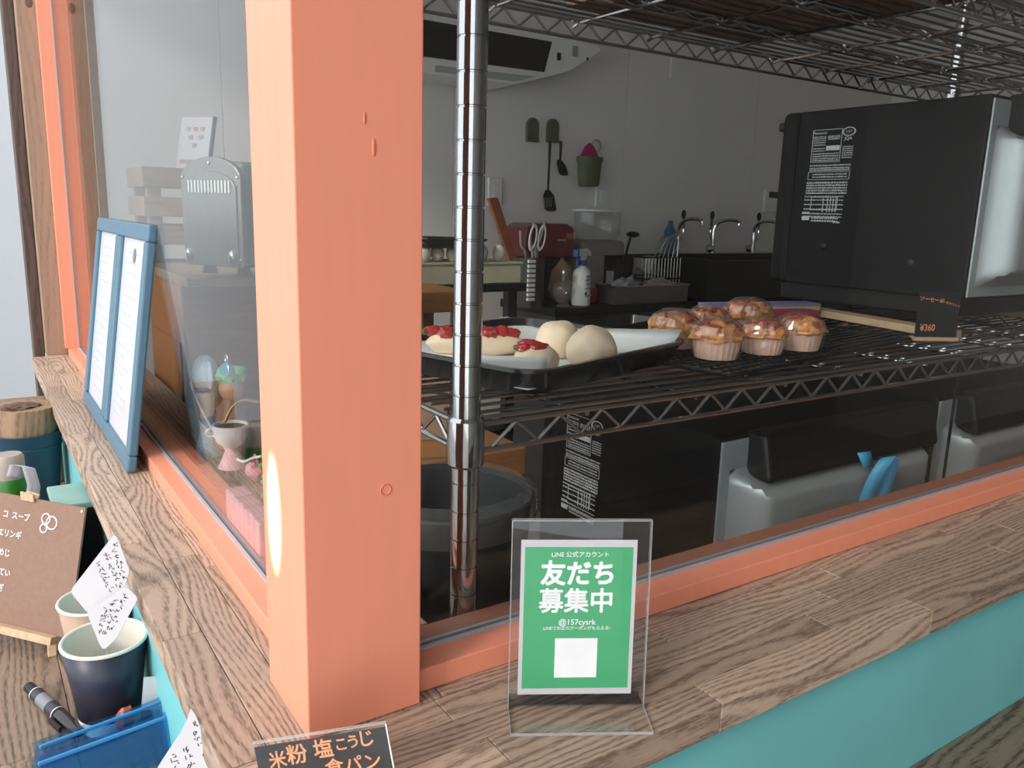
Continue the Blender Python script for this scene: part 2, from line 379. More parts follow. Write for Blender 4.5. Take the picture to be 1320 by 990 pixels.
# lower tables
ZT = -.206
tR = thing('low_table', 'low brown timber table below the teal panel on the right', 'table')
for i, (a, b) in enumerate(rows(-.104, -.62, 6)):
    stave_rows(tR, 'x', [(b, a)], -.04, 3.4, ZT-.03, ZT, TABLEX, (.35, .7))
tL = thing('low_table', 'low brown timber table holding cups, marker and menu easel', 'table')
stave_rows(tL, 'y', rows(-.52, -.0415, 6), -.1, 1.7, ZT-.03, ZT, TABLEY, (.5, .9))
for t, xs, ys in ((tR, (.1, 3.3), (-.56, -.16)), (tL, (-.48, -.09), (-.03, 1.6))):
    for x in xs:
        for y in ys: MB().box(x-.02, y-.02, -.95, x+.02, y+.02, ZT-.03).build('leg', DTIMBER, t)

# ================================================================== wire shelving
SX0, SX1, SY0, SY1 = .182, 1.674, .0925, .53
sh = thing('wire_shelving', 'chrome wire shelving unit behind the right glass pane', 'shelving')
def pole_prof():
    pr = []; z = -.9; r = .0127
    while z < .95:
        pr += [(r, z), (r, z+.0245), (r-.0011, z+.0250), (r-.0011, z+.0262), (r, z+.0267)]; z += .0267
    return pr
pp = pole_prof()
for x in (SX0, SX1):
    for y in (SY0, SY1):
        p = MB().lathe(pp, 28, (x, y, 0)).build('pole', CHROME, sh, smooth=True)
SHELVES = ((.197, 'm'), (.668, 'u'), (-.29, 'l'))
RODS = [.32, .47, .62, .77, .92, 1.07, 1.22, 1.365, 1.51]
def zig(x0, x1, y, z0, z1, pitch, r=.0019, ax='x'):
    mb = MB(); n = max(2, round((x1-x0)/pitch)); pts = []
    for i in range(2*n+1):
        t = x0+(x1-x0)*i/(2*n); z = z0 if i % 2 == 0 else z1
        pts.append((t, y, z) if ax == 'x' else (y, t, z))
    for a, b in zip(pts, pts[1:]): mb.cyl(a, b, r, n=6)
    return mb
for zt, kk in SHELVES:
    s_ = MB()
    deck = bpy.data.objects.new('shelf', None); COL.objects.link(deck); deck.parent = sh
    for x in (SX0, SX1):
        for y in (SY0, SY1):
            MB().lathe([(.0135, -.047), (.0166, -.044), (.0172, -.030), (.0164, -.004), (.0135, -.001)], 28, (x, y, zt+.004)).build('collar', CHROME, deck, smooth=True)
    for y in (SY0, SY0+.15, SY1-.15, SY1):
        edge = y in (SY0, SY1); x0, x1 = (SX0+.018, SX1-.018) if edge else (SX0, SX1)
        zb = zt-.031 if edge else zt-.018
        mb = zig(x0+.01, x1-.01, y, zb+.002, zt-.008, .052 if edge else .06)
        mb.cyl((x0, y, zt-.006), (x1, y, zt-.006), .0030, n=8)
        mb.cyl((x0, y, zb), (x1, y, zb), .0028, n=8)
        if edge: mb.cyl((x0, y, zt-.0005), (x1, y, zt-.0005), .0022, n=8)
        mb.build('truss', WIRE, deck, smooth=True)
    for x in (SX0, SX1):
        mb = zig(SY0+.028, SY1-.028, x, zt-.029, zt-.008, .052, ax='y')
        mb.cyl((x, SY0+.018, zt-.006), (x, SY1-.018, zt-.006), .0030, n=8); mb.cyl((x, SY0+.018, zt-.031), (x, SY1-.018, zt-.031), .0028, n=8)
        mb.build('truss', WIRE, deck, smooth=True)
    for x in RODS:
        MB().tube([(x, SY0+.0, zt-.010), (x, SY0+.01, zt-.011), (x, SY1-.01, zt-.011), (x, SY1+.003, zt-.015)], .0030, 8).build('cross_rod', CHROME, deck, smooth=True)
    mb = MB(); n = 18
    for i in range(1, n):
        y = SY0+(SY1-SY0)*i/n; mb.cyl((SX0+.004, y, zt-.0022), (SX1-.004, y, zt-.0022), .0020, n=6)
    mb.build('deck_wires', mat('dark_wire', (.24, .245, .25), .28, 1.0), deck, smooth=True)['kind'] = 'stuff'
# board on the upper shelf
bd = MB().box(-.2, -.2, 0, .2, .2, .018).build('wooden_board', BOARDW, bevel=.001, loc=(.778, .30, .668)); tag(bd, 'brown wooden board lying on the top wire shelf', 'board')

# ================================================================== ovens
def oven(loc, label, group, printed=True):
    o = thing('countertop_oven', label, 'oven', loc, 0, group)   # origin: left rear bottom corner; rear faces the window
    W_, D_, H_ = .49, .36, .372; zb = .045
    MB().box(.0, .0, zb, W_, D_, H_).build('body', BLACKM, o, bevel=.003)
    MB().box(.0, -.0008, zb+.002, .006, D_, zb+.004).build('side_seam', BLACKP, o)
    MB().box(.015, .02, .012, W_-.015, D_+.02, zb+.004).build('base', BLACKP, o, bevel=.004)
    MB().box(.002, D_+.001, zb-.004, W_-.002, D_+.045, H_+.002).build('door', BLACKM, o, bevel=.014, seg=4)
    hd = MB().box(.03, D_+.045, H_-.03, W_-.03, D_+.075, H_-.012); hd.build('door_handle', BLACKP, o, bevel=.005)
    for x in (.05, W_-.05):
        for y in (.05, D_-.03): MB().lathe([(.016, 0), (.014, .012)], 16, (x, y, 0)).build('foot', BLACKP, o, smooth=True)
    # rear: pressed steel panel
    rp = MB().box(.004, -.004, zb+.004, W_-.004, .0, H_-.006).build('rear_panel', GALV, o, bevel=.0015)
    def dome(u, v):
        x = .022+u*(W_-.044); z = zb+.02+v*(H_-.012-zb-.055)
        e = min(u*(W_-.044), (1-u)*(W_-.044), v*.27, (1-v)*.27)
        t = min(1, e/.035); d = .046*(t*t*(3-2*t))
        if .22 < u < .48 and .25 < v < .75 or .60 < u < .9 and .25 < v < .75: d -= .003
        return V(x, -.004-d, z)
    g = MB().grid(dome, 48, 36); g.build('rear_bulge', GALV, rp, smooth=True)
    dc = MB(); x0, x1 = .055, W_-.02
    dc.hexa([(x0, -.045, H_-.062), (x1, -.045, H_-.062), (x1, 0, H_-.062), (x0, 0, H_-.062)], [(x0, -.030, H_+.004), (x1, -.030, H_+.004), (x1, .004, H_+.004), (x0, .004, H_+.004)])
    dc.build('exhaust_duct', BLACKP, o, bevel=.008, seg=3)
    for x, z in ((.012, H_-.03), (.012, H_-.075), (.046, H_-.012), (.012, zb+.09), (W_-.012, H_-.05), (W_-.012, zb+.05)):
        MB().lathe([(.0042, 0), (.0036, .0018), (.0, .0026)], 12).build('screw', STEEL, o, smooth=True)
        s = o.children[-1]; s.location = (x, -.0042, z); s.rotation_euler = (R(90), 0, 0)
    for y, z in ((.10, zb+.055), (.28, zb+.075)):
        MB().blob((0, y, z), (.003, .008, .008), 14, 8).build('side_knob', BLACKP, o, smooth=True)
    if printed:
        lp = bpy.data.objects.new('rating_label', None); COL.objects.link(lp); lp.parent = o; lp.location = (-.0003, D_-.034, H_-.036); lp.scale = (1, 1.22, 1.07)
        rt, up = V(0, -1, 0), V(0, 0, 1)
        fr = MB()
        def rect(u0, v0, u1, v1, t=.0008):
            for a, b, c, d in ((u0, v0, u1, v0+t), (u0, v1-t, u1, v1), (u0, v0, u0+t, v1), (u1-t, v0, u1, v1)): fr.box(-.0003, -c, -d, .0001, -a, -b)
        def bar(u0, v0, u1, v1): fr.box(-.0003, -u1, -v1, .0001, -u0, -v0)
        rect(0, 0, .052, .056); rect(-.002, .072, .072, .086)
        bar(.026, .028, .050, .036)
        random.seed(3)
        def line(u0, u1, v, hgt):
            u = u0
            while u < u1:
                l = random.uniform(.0012, .004); bar(u, v+random.uniform(0, hgt*.3), min(u+l, u1), v+hgt); u += l+random.uniform(.0006, .0016)
        for v in (.011, .014, .0175, .021): line(.002, .024, v, .0018)
        for v in (.011, .0135, .016): line(.028, .049, v, .0018)
        for v in (.025, .031, .035): line(.002, .024, v, .002)
        for v in (.040, .044, .048, .0515): line(.003, .050, v, .0022)
        for v in (.030, .0335, .037, .0405, .044, .048): line(.055, .073, v, .0018)
        for v in (.060, .0645, .068): line(0, .072, v, .0024)
        for v in (.0755, .080): line(.006, .068, v, .0022)
        for v in (.0895, .094, .0985, .103, .1075): line(-.003, .070, v, .0030)
        for u in (.03, .038, .043, .048, .053): bar(u, .118, u+.0012, .142)
        for v in (.114, .120, .128, .136, .144, .149): line(-.004, .066, v, .0022)
        rect(.008, .116, .056, .139); bar(-.006, .150, .008, .157); line(-.006, .008, .142, .004); line(.052, .064, .158, .003)
        for v in (.151, .156): line(.012, .06, v, .003)
        fr.build('printed_lines', PRINT, lp)
        fo = MB()
        for i in range(28):
            t = 2*math.pi*i/28; t2 = 2*math.pi*(i+1)/28
            fo.add([(-.0004, -.0635-math.cos(a)*.0115*k, -.006+math.sin(a)*.0075*k) for k in (1, .8) for a in (t, t2)], [(0, 1, 3, 2)])
        fo.build('oval_mark', PRINT, lp)
        text('Panasonic', .0062, (-.0003, -.0135, -.0058), rt, up, PRINT, lp, bold=.01)
        text('S-JET', .0052, (-.0003, -.0635, -.006), rt, up, PRINT, lp)
        text('JQA', .0075, (-.0003, -.0635, -.0175), rt, up, PRINT, lp, bold=.015)
    return o
G = 'countertop ovens with their backs to the window'
oven((1.2, .2, .211), 'black oven with white rating label standing on the middle wire shelf', G)
oven((.635, .2, -.279), 'black oven with blue tape on its grey back under the middle shelf', G)
oven((1.165, .2, -.279), 'oven at right under the middle shelf beside the blue-taped one', G, False)
# planks under the upper oven
pk = MB().box(-.02, -.20, 0, .02, .19, .013).build('wooden_strip', PINEY, bevel=.001, loc=(1.185, .375, .198)); pk.rotation_euler.z = R(-12); tag(pk, 'pale wooden strip under the left side of the upper oven', 'wood strip')
pk = MB().box(-.02, -.17, 0, .02, .17, .013).build('wooden_strip', PINEY, bevel=.001, loc=(1.62, .40, .198)); tag(pk, 'pale wooden strip under the right side of the upper oven', 'wood strip')
# blue tape loop
tp = MB(); tn = 26; vs = []
for i in range(tn+1):
    t = 2*math.pi*i/tn+.5
    for k in (0, 1):
        c = V(.912+.019*math.sin(t), .143-.010*math.cos(t), -.002+.046*math.cos(t)+.004*math.sin(2*t)); vs.append(c+V(.015*k-.007, -.014*k, .004*k))
tp.add(vs, [(2*i, 2*i+1, 2*i+3, 2*i+2) for i in range(tn)])
tp.add([(.872, .150, .052), (.898, .146, .052), (.906, .142, .030), (.888, .146, .026)], [(0, 1, 2, 3)])
tag(tp.build('masking_tape', mat('blue_tape', (.07, .36, .60), .5), solid=.0006, smooth=True), 'loop of blue masking tape on the lower oven back', 'tape')
# ------------------------------------------------------------------ tray, paper and dough
TA = R(17)
tr = thing('baking_tray', 'black enamel baking tray of dough on the wire shelf', 'tray', (.272, .118, .1985), TA)
def rrect(x0, y0, x1, y1, r, z, n=6):
    pts = []
    for cx, cy, a0 in ((x1-r, y1-r, 0), (x0+r, y1-r, 90), (x0+r, y0+r, 180), (x1-r, y0+r, 270)):
        for i in range(n+1):
            t = R(a0+90*i/n); pts.append((cx+r*math.cos(t), cy+r*math.sin(t), z))
    return pts
TW, TD = .335, .29
L0 = [rrect(.014, .014, TW-.014, TD-.014, .03, 0), rrect(.004, .004, TW-.004, TD-.004, .036, .021), rrect(0, 0, TW, TD, .038, .024), rrect(.0, .0, TW, TD, .038, .0275), rrect(.006, .006, TW-.006, TD-.006, .035, .0275), rrect(.016, .016, TW-.016, TD-.016, .03, .004)]
mb = MB(); n = len(L0[0])
for ring_ in L0: mb.v += ring_
for k in range(len(L0)-1):
    for i in range(n): mb.f.append((k*n+i, k*n+(i+1) % n, (k+1)*n+(i+1) % n, (k+1)*n+i))
mb.f.append(tuple(range(n))[::-1]); mb.f.append(tuple(range(5*n, 6*n)))
mb.build('pan', BLACK, tr, smooth=True)
def paper(u, v):
    x = .012+u*(TW-.018); y = .016+v*(TD+.0); z = .0060
    z += .016*max(0, (v-.72)/.28)**1.5*min(1, .35+u)+.030*max(0, (u-.84)/.16)**1.6*(1.05-.95*v)
    z += .0015*mnoise.noise(V(u*6, v*6, 1))+.0008
    return V(x, y, z)
pc = thing('baking_paper', 'sheet of white baking paper lining the black tray', 'paper', (.272, .118, .1985), TA)
PAPB = mat('baking_paper', (.66, .68, .68), .6, var=.03, scale=120)
MB().grid(paper, 30, 24).build('sheet', PAPB, pc, smooth=True, solid=.0004)
fl = MB().grid(lambda u, v: V(.0+u*.076, .030+.014*u-.004*v, .0085+v*.026*(1-.1*u)), 8, 4)
q0 = at(600, 488, 'z', .209)
fo_ = fl.build('paper_divider', PAPB, smooth=True, solid=.0005); fo_.location = (.236, .178, .1985); fo_.rotation_euler.z = R(-38); tag(fo_, 'upright torn strip of baking paper in front of the tomato loaf', 'paper')
DOUGH = mat('raw_dough', (.72, .58, .42), .6, var=.06, scale=60, bump=.15)
def dough(px, py, r, label, sd):
    q = at(px, py, 'z', .2065)
    o = MB().blob((0, 0, r[2]*.72), r, 32, 20, .10, 16, -r[2]*.70, sd).build('dough_ball', DOUGH, smooth=True, loc=(q.x, q.y, .2065)); tag(o, label, 'dough', 'raw dough balls on the tray')
dough(718, 459, (.0275, .0275, .026), 'rear of the two round raw dough balls on the tray', 1)
dough(761, 472, (.0290, .0290, .027), 'front of the two round raw dough balls on the tray', 2)
TOM = mat('tomato', (.36, .02, .02), .25, var=.4, scale=60, coat=.5)
GRN = mat('herb', (.12, .09, .03), .5, var=.3, scale=80)
def loaf(px, py, r, rz, tops, label):
    q = at(px, py, 'z', .2065); t = thing('tomato_bread', label, 'bread', (q.x, q.y, .2065), rz, 'raw breads topped with tomato')
    MB().blob((0, 0, r[2]*.6), r, 28, 16, .12, 18, -r[2]*.58, len(tops)).build('dough', DOUGH, t, smooth=True)
    random.seed(len(tops))
    for (x, y, s) in tops:
        MB().blob((x, y, r[2]*1.35), (s*random.uniform(1.1, 1.6), s*random.uniform(.9, 1.3), s*.7), 18, 12, .30, 30, None, random.random()*9).build('tomato_piece', TOM, t, smooth=True)
    MB().blob((tops[0][0]-.01, 0, r[2]*1.35), (.007, .006, .004), 10, 8, .5, 20).build('herb', GRN, t, smooth=True)
    return t
loaf(612, 455, (.062, .019, .019), R(-32), [(-.05, .002, .010), (-.034, -.006, .011), (-.015, 0, .012), (.003, .003, .012), (.018, -.004, .011), (.032, .002, .012), (.044, 0, .009)], 'long raw bread topped with tomato at the tray back')
loaf(690, 481, (.026, .021, .021), R(-30), [(-.008, .003, .012), (.0, -.002, .010), (-.013, -.004, .008)], 'small raw bread with one tomato heap at the tray corner')
# tongs or pan handle behind
th = thing('black_tray', 'empty black enamel tray standing behind the dough tray', 'tray', (.575, .372, .1985), R(17))
mb = MB(); L1 = [[(x*.52, y*.22, z*.8) for x, y, z in r_] for r_ in L0]; n = len(L1[0])
for ring_ in L1: mb.v += ring_
for k in range(len(L1)-1):
    for i in range(n): mb.f.append((k*n+i, k*n+(i+1) % n, (k+1)*n+(i+1) % n, (k+1)*n+i))
mb.f.append(tuple(range(n))[::-1]); mb.f.append(tuple(range(5*n, 6*n)))
mb.build('pan', BLACK, th, smooth=True)
# cooling rack
rk = thing('cooling_rack', 'black wire cooling rack under the wrapped muffins', 'rack', (.535, .105, .1995), R(9))
RW, RD = .50, .32
MB().tube([(0, 0, .004), (RW, 0, .004), (RW, RD, .004), (0, RD, .004)], .0028, 8, True).build('rim', BLACKP, rk, smooth=True)
mb = MB()
for i in range(1, 34): mb.cyl((RW*i/34, 0, .004), (RW*i/34, RD, .004), .0011, n=5)
for i in range(1, 22): mb.cyl((0, RD*i/22, .0055), (RW, RD*i/22, .0055), .0011, n=5)
mb.build('wire_mesh', BLACKP, rk, smooth=True)['kind'] = 'stuff'
# muffins
CASE = mat('muffin_case', (.74, .48, .38), .6, var=.12, scale=50)
MUF = mat('muffin_top', (.66, .27, .07), .4, var=.5, scale=60, coat=.3)
KETC = mat('ketchup', (.30, .03, .02), .2, coat=.4, var=.25, scale=60)
SAUS = mat('sausage', (.42, .13, .08), .3, var=.2, scale=40, coat=.4)
def muffin(px, py, s, sd, label):
    s *= 1.07; q = at(px, py, 'z', .2058); t = thing('muffin', label, 'muffin', (q.x, q.y, .2065), sd*1.1, 'film wrapped sausage muffins on the rack')
    mb = MB(); n = 48; prof = [(.024, 0), (.0285, .026)]
    vs = []
    for r, z in prof:
        for i in range(n): k = 1+.025*(1 if i % 2 else -1); a = 2*math.pi*i/n; vs.append((r*k*s*math.cos(a), r*k*s*math.sin(a), z*s))
    mb.add(vs, [(i, (i+1) % n, n+(i+1) % n, n+i) for i in range(n)]+[tuple(range(n))[::-1]])
    mb.build('paper_case', CASE, t, smooth=True)
    MB().blob((0, 0, .026*s), (.0305*s, .0305*s, .0165*s), 36, 20, .30, 34, -.006*s, sd).build('top', MUF, t, smooth=True)
    random.seed(sd)
    for k in range(3):
        a = random.uniform(0, 6.3); d = random.uniform(.006, .018)*s
        MB().blob((d*math.cos(a), d*math.sin(a), .039*s-d*.25), (.010, .008, .007), 12, 8, .3, 20, None, k+sd).build('sausage_slice', SAUS, t, smooth=True)
    for w_ in range(3):
        pts = []; an = w_*1.05+sd
        for k in range(18):
            u = -1+2*k/17; x0 = u*.027*s; y0 = (-.010+.010*w_)*s+.006*s*math.sin(u*7+sd+w_); x = x0*math.cos(an)-y0*math.sin(an); y = x0*math.sin(an)+y0*math.cos(an)
            rr = min(1, math.hypot(x, y)/(.0305*s)); pts.append((x, y, (.0262+.0165*math.sqrt(max(0, 1-rr*rr)))*s))
        MB().tube(pts, .0026, 6).build('ketchup', KETC, t, smooth=True)
    mb = MB(); vs = []; n = 40; prof = [(.0262, .001), (.0290, .010), (.0300, .018), (.0322, .028), (.0285, .0385), (.018, .0455), (.004, .048)]
    for j, (r, z) in enumerate(prof):
        for i in range(n):
            a = 2*math.pi*i/n; k = 1+.07*mnoise.noise(V(math.cos(a)*7, math.sin(a)*7, j*.6+sd)); vs.append((r*k*s*math.cos(a), r*k*s*math.sin(a), z*s*(1+.03*mnoise.noise(V(math.cos(a)*3, math.sin(a)*3, sd)))))
    fs = [(j*n+i, j*n+(i+1) % n, (j+1)*n+(i+1) % n, (j+1)*n+i) for j in range(len(prof)-1) for i in range(n)]
    mb.add(vs, fs); mb.build('cling_film', FILM, t)
muffin(868, 447, 1.02, 1, 'leftmost wrapped sausage muffin beside the dough tray')
muffin(922, 461, 1.0, 2, 'front wrapped sausage muffin with the widest orange top')
muffin(982, 455, .93, 3, 'small wrapped sausage muffin between the front and right ones')
muffin(1029, 450, .98, 4, 'rightmost wrapped sausage muffin in the pleated case')
muffin(962, 431, 1.1, 5, 'rear wrapped sausage muffin rising highest behind the others')
muffin(912, 436, .95, 6, 'wrapped sausage muffin hidden in the middle of the cluster')
# boxes behind the muffins
bx = thing('wrap_box', 'long thin purple and yellow carton behind the muffins', 'box', (1.06, .50, .2065), R(-14))
MB().box(-.12, -.022, 0, .12, .022, .018).build('carton', mat('yellow_card', (.48, .44, .20), .5), bx, bevel=.001)
MB().box(-.121, -.0225, .013, .121, .0225, .0185).build('lid_band', mat('purple_card', (.20, .19, .36), .5), bx)
bx = MB().box(-.10, -.02, 0, .10, .02, .010).build('wrap_box', mat('crimson_card', (.36, .04, .10), .5), bevel=.001, loc=(1.03, .455, .2068)); bx.rotation_euler.z = R(-12); tag(bx, 'flat crimson carton in front of the purple one', 'box')
# price card
q = V(1.070, .168, .2005)
pcd = thing('price_card', 'black price card with orange handwriting before the upper oven', 'price card', q, R(-28))
MB().box(-.034, -.0008, 0.006, .034, .0008, .076).build('card', mat('black_card', (.012, .012, .012), .6), pcd)
MB().box(-.036, -.006, 0, .036, .010, .006).build('card_foot', PINE, pcd, bevel=.0008)
text('ソーセージ', .0082, (-.0135, -.0009, .0635), (1, 0, -.10), (.0, 0, 1), CHALKO, pcd, bold=.012)
text('チーズマフィン', .0052, (.0165, -.0009, .058), (1, 0, -.22), (.0, 0, 1), CHALKO, pcd, bold=.012)
text('¥360', .0150, (-.015, -.0009, .020), (1, 0, .03), (0, 0, 1), CHALKO, pcd, bold=.004, sx=.8)
# under-shelf left: grey bin with bag, white bowl
gb = thing('storage_bin', 'grey plastic bin with clear bag at the pole foot', 'bin', (.29, .32, -.275))
MB().lathe([(.0, 0), (.085, 0), (.105, .31), (.109, .315), (.106, .318), (.100, .312), (.082, .006), (0, .006)], 28).build('bin', mat('dark_grey_plastic', (.025, .027, .03), .45), gb, smooth=True)
MB().lathe([(.110, .285), (.113, .30), (.112, .322), (.098, .33)], 28, caps=False).build('bag_rim', CLEARP, gb, smooth=True)

# ================================================================== on the counter
# acrylic stand with green card
ang = math.atan2(-.5, .866)
st = thing('acrylic_stand', 'clear acrylic stand holding the green notice on the counter', 'sign stand', (.1900, -.0692, .0), ang)
LT = R(4)   # panel leans back
def lean(x, d, z): return V(x, d*math.cos(LT)+z*math.sin(LT), z*math.cos(LT)-d*math.sin(LT)+.0022)
WS = .0535
def slab(name, x0, x1, d0, d1, z0, z1, m, par, bev=0):
    return MB().hexa([lean(x0, d0, z0), lean(x1, d0, z0), lean(x1, d1, z0), lean(x0, d1, z0)], [lean(x0, d0, z1), lean(x1, d0, z1), lean(x1, d1, z1), lean(x0, d1, z1)]).build(name, m, par, bevel=bev)
slab('front_sheet', -WS, WS, 0, .0016, .0, .150, ACRYL, st)
slab('rear_sheet', -WS, WS, .0032, .0048, .0, .150, ACRYL, st)
for a, b, c, d in ((-WS, -WS+.0007, .0, .150), (WS-.0007, WS, .0, .150), (-WS, WS, .1493, .150)):
    slab('sheet_edge', a, b, -.0002, .0050, c, d, ACRYLE, st)
MB().box(-WS, -.033, .0003, WS, .022, .0022).build('foot_plate', ACRYL, st)
mb = MB()
for x0, y0, x1, y1 in ((-WS, -.033, WS, -.0323), (-WS, .0213, WS, .022), (-WS, -.033, -WS+.0007, .022), (WS-.0007, -.033, WS, .022)): mb.box(x0, y0, .0002, x1, y1, .0024)
mb.build('foot_edge', ACRYLE, st)
MB().box(-.042, -.031, .0023, .040, -.025, .0028).build('tape_strip', CLEARP, st)
gc = thing('green_notice', 'green printed notice card with white lettering inside the acrylic stand', 'notice', (.1900, -.0692, .0), ang)
CX, CW2, CZ0, CZ1 = -.0015, .0445, .0095, .134
slab('card', CX-CW2, CX+CW2, .0019, .0028, CZ0, CZ1, PAPER, gc)
GREEN = mat('notice_green', (.045, .34, .14), .5, var=.03)
slab('green_field', CX-CW2+.003, CX+CW2-.003, .00175, .0019, CZ0+.005, CZ1-.0055, GREEN, gc)
up_ = lean(0, 0, 1)-lean(0, 0, 0)
CWHT = mat('notice_white', (.72, .73, .74), .6)
def ct(s, size, x, z, bold=0, sx=1.0): text(s, size, lean(CX+x, .0016, z), (1, 0, 0), up_, CWHT, gc, bold=bold, lift=.0, sx=sx)
ct('LINE 公式アカウント', .0048, .001, .1225, .012)
ct('友だち', .0205, 0, .1065, .035, .95)
ct('募集中', .0205, -.001, .0845, .024, .95)
ct('@157cysrk', .0062, .0, .0685, .014)
ct('LINEでお店のクーポンがもらえる!', .0034, .0, .0636, .008)
slab('white_square', CX-.0165, CX+.0165, .0014, .00172, .0235, .0555, CWHT, gc)

# chalk card at the bottom edge
P0 = V(-.0477, -.0292, .0351); P1 = V(.0263, -.0749, .0509)
dx = (P1-P0); wlen = dx.length; dxn = dx.normalized(); nrm = V(-.52, -.83, .10).normalized(); upc = nrm.cross(dxn).normalized()
cc = thing('chalk_card', 'small black chalk card with orange handwriting at the post foot', 'sign', (P0+P1)/2)
def cp(u, v, d=0): return dxn*u+upc*v+nrm*d
def cslab(name, u0, u1, v0, v1, d0, d1, m): return MB().hexa([cp(u0, v0, d0), cp(u1, v0, d0), cp(u1, v0, d1), cp(u0, v0, d1)], [cp(u0, v1, d0), cp(u1, v1, d0), cp(u1, v1, d1), cp(u0, v1, d1)]).build(name, m, cc)
hw = wlen/2; hb = -.0405
cslab('card', -hw+.0006, hw-.001, hb, -.004, -.001, .0002, mat('chalk_black', (.016, .018, .022), .5, coat=.4))
cslab('holder', -hw, hw, hb, 0, .0003, .0014, ACRYL)
cslab('holder_edge', hw-.0009, hw, hb, 0, -.0012, .0015, mat('holder_white', (.78, .70, .68), .3))
cslab('holder_edge', -hw, hw, -.0008, 0, -.0012, .0015, ACRYLE)
for s, sz, u, v, rot in (('米', .0125, -.030, -.0150, 0), ('粉', .0145, -.0170, -.0135, 0), ('塩', .0140, .0005, -.0125, 0), ('こ', .0100, .0125, -.0110, 0), ('う', .0100, .0205, -.0105, 0), ('じ', .0125, .0290, -.0098, 0)):
    text(s, sz, cp(u, v, .0003), dxn, upc, CHALKO, cc, bold=.016, lift=0, sx=.95)
text('食パン', .0125, cp(.018, -.0262, .0003), dxn, upc, CHALKO, cc, bold=.014, lift=0)
fz = -(P0.z+P1.z)/2
MB().box(-.030, -.012, fz+.0002, .030, .014, fz+.003).build('foot', ACRYL, cc)
MB().box(-.004, -.003, fz+.003, .004, .004, hb+.0+.004).build('stem', ACRYL, cc)

# blue double frame leaning on the left glass
BLUE = mat('blue_frame_paint', (.072, .152, .215), .4, var=.05, scale=60)
BLUEE = BLUE
DOC = mat('document_paper', (.55, .55, .58), .35, var=.02, coat=.3)
GREYINK = mat('grey_ink', (.45, .44, .45), .6)
bf = thing('document_frame', 'blue double picture frame with two white documents leaning on the glass', 'picture frame', (-.012, .70, .0))
LA = math.atan2(.049, .345)
def fpnt(y, h, d):      # y along counter, h up the slope, d back through thickness
    return V(h*math.sin(LA)+d*math.cos(LA), y, h*math.cos(LA)-d*math.sin(LA)+.0022)
def fslab(name, y0, y1, h0, h1, d0, d1, m, par, bev=0):
    return MB().hexa([fpnt(y0, h0, d0), fpnt(y1, h0, d0), fpnt(y1, h0, d1), fpnt(y0, h0, d1)], [fpnt(y0, h1, d0), fpnt(y1, h1, d0), fpnt(y1, h1, d1), fpnt(y0, h1, d1)]).build(name, m, par, bevel=bev)
FH = .349
for k, (y0, y1) in enumerate(((.0, .242), (.246, .494))):
    fr = bpy.data.objects.new('frame', None); COL.objects.link(fr); fr.parent = bf
    bw = .024
    fslab('frame_bar', y0, y1, 0, bw, 0, .013, BLUE, fr, .003); fslab('frame_bar', y0, y1, FH-bw, FH, 0, .013, BLUE, fr, .003)
    fslab('frame_bar', y0, y0+bw, bw, FH-bw, 0, .013, BLUE, fr, .003); fslab('frame_bar', y1-bw, y1, bw, FH-bw, 0, .013, BLUE, fr, .003)
    fslab('document', y0+bw-.002, y1-bw+.002, bw-.002, FH-bw+.002, .006, .0075, DOC, fr)
    fslab('back_board', y0+.004, y1-.004, .004, FH-.004, .0085, .0132, BLACKM, fr)
    mb = MB(); random.seed(20+k)
    for i in range(17):
        h = .30-i*.0155+random.uniform(-.003, .003); ya = y1-.05-random.uniform(0, .02); yb = ya-random.uniform(.03, .12)
        if yb < y0+.035: yb = y0+.035
        mb.hexa([fpnt(yb, h, .0055), fpnt(ya, h, .0055), fpnt(ya, h, .0062), fpnt(yb, h, .0062)], [fpnt(yb, h+.0016, .0055), fpnt(ya, h+.0016, .0055), fpnt(ya, h+.0016, .0062), fpnt(yb, h+.0016, .0062)])
    mb.build('printed_lines', mat('faint_ink', (.40, .40, .44), .6), fr)
    if k == 0:
        mb = MB(); mb.v = [fpnt(.118+.011*math.cos(t*2*math.pi/20), .300+.011*math.sin(t*2*math.pi/20), .0053) for t in range(20)]; mb.f = [tuple(range(20))]
        mb.build('crest_mark', mat('crest_ink', (.16, .16, .18), .6), fr)
for h in (.06, .29): MB().cyl(fpnt(.238, h-.02, .004), fpnt(.238, h+.02, .004), .0028, n=8).build('hinge', BLUE, bf)

# ================================================================== low table at left
# menu easel
e0 = V(-.1077, .6038, -.1795)      # board lower right corner
eu = V(.202, .144, .969).normalized(); elen = .17
er = V(.632, -.775, -.017).normalized(); er = (er-eu*er.dot(eu)).normalized(); en = er.cross(eu).normalized()
BW = .20
ez = thing('menu_easel', 'brown menu board with white handwriting on a small wooden easel', 'menu board', (-.17, .62, ZT))
E0 = e0-V(-.17, .62, ZT)
def ep(u, v, d=0): return E0+er*(u)+eu*v+en*d     # u from right edge (negative to the left)
def eslab(name, u0, u1, v0, v1, d0, d1, m): return MB().hexa([ep(u0, v0, d0), ep(u1, v0, d0), ep(u1, v0, d1), ep(u0, v0, d1)], [ep(u0, v1, d0), ep(u1, v1, d0), ep(u1, v1, d1), ep(u0, v1, d1)]).build(name, m, ez)
eslab('board', -BW, 0, 0, elen, -.003, 0, mat('kraft_board', (.23, .135, .095), .75, var=.06, scale=150))
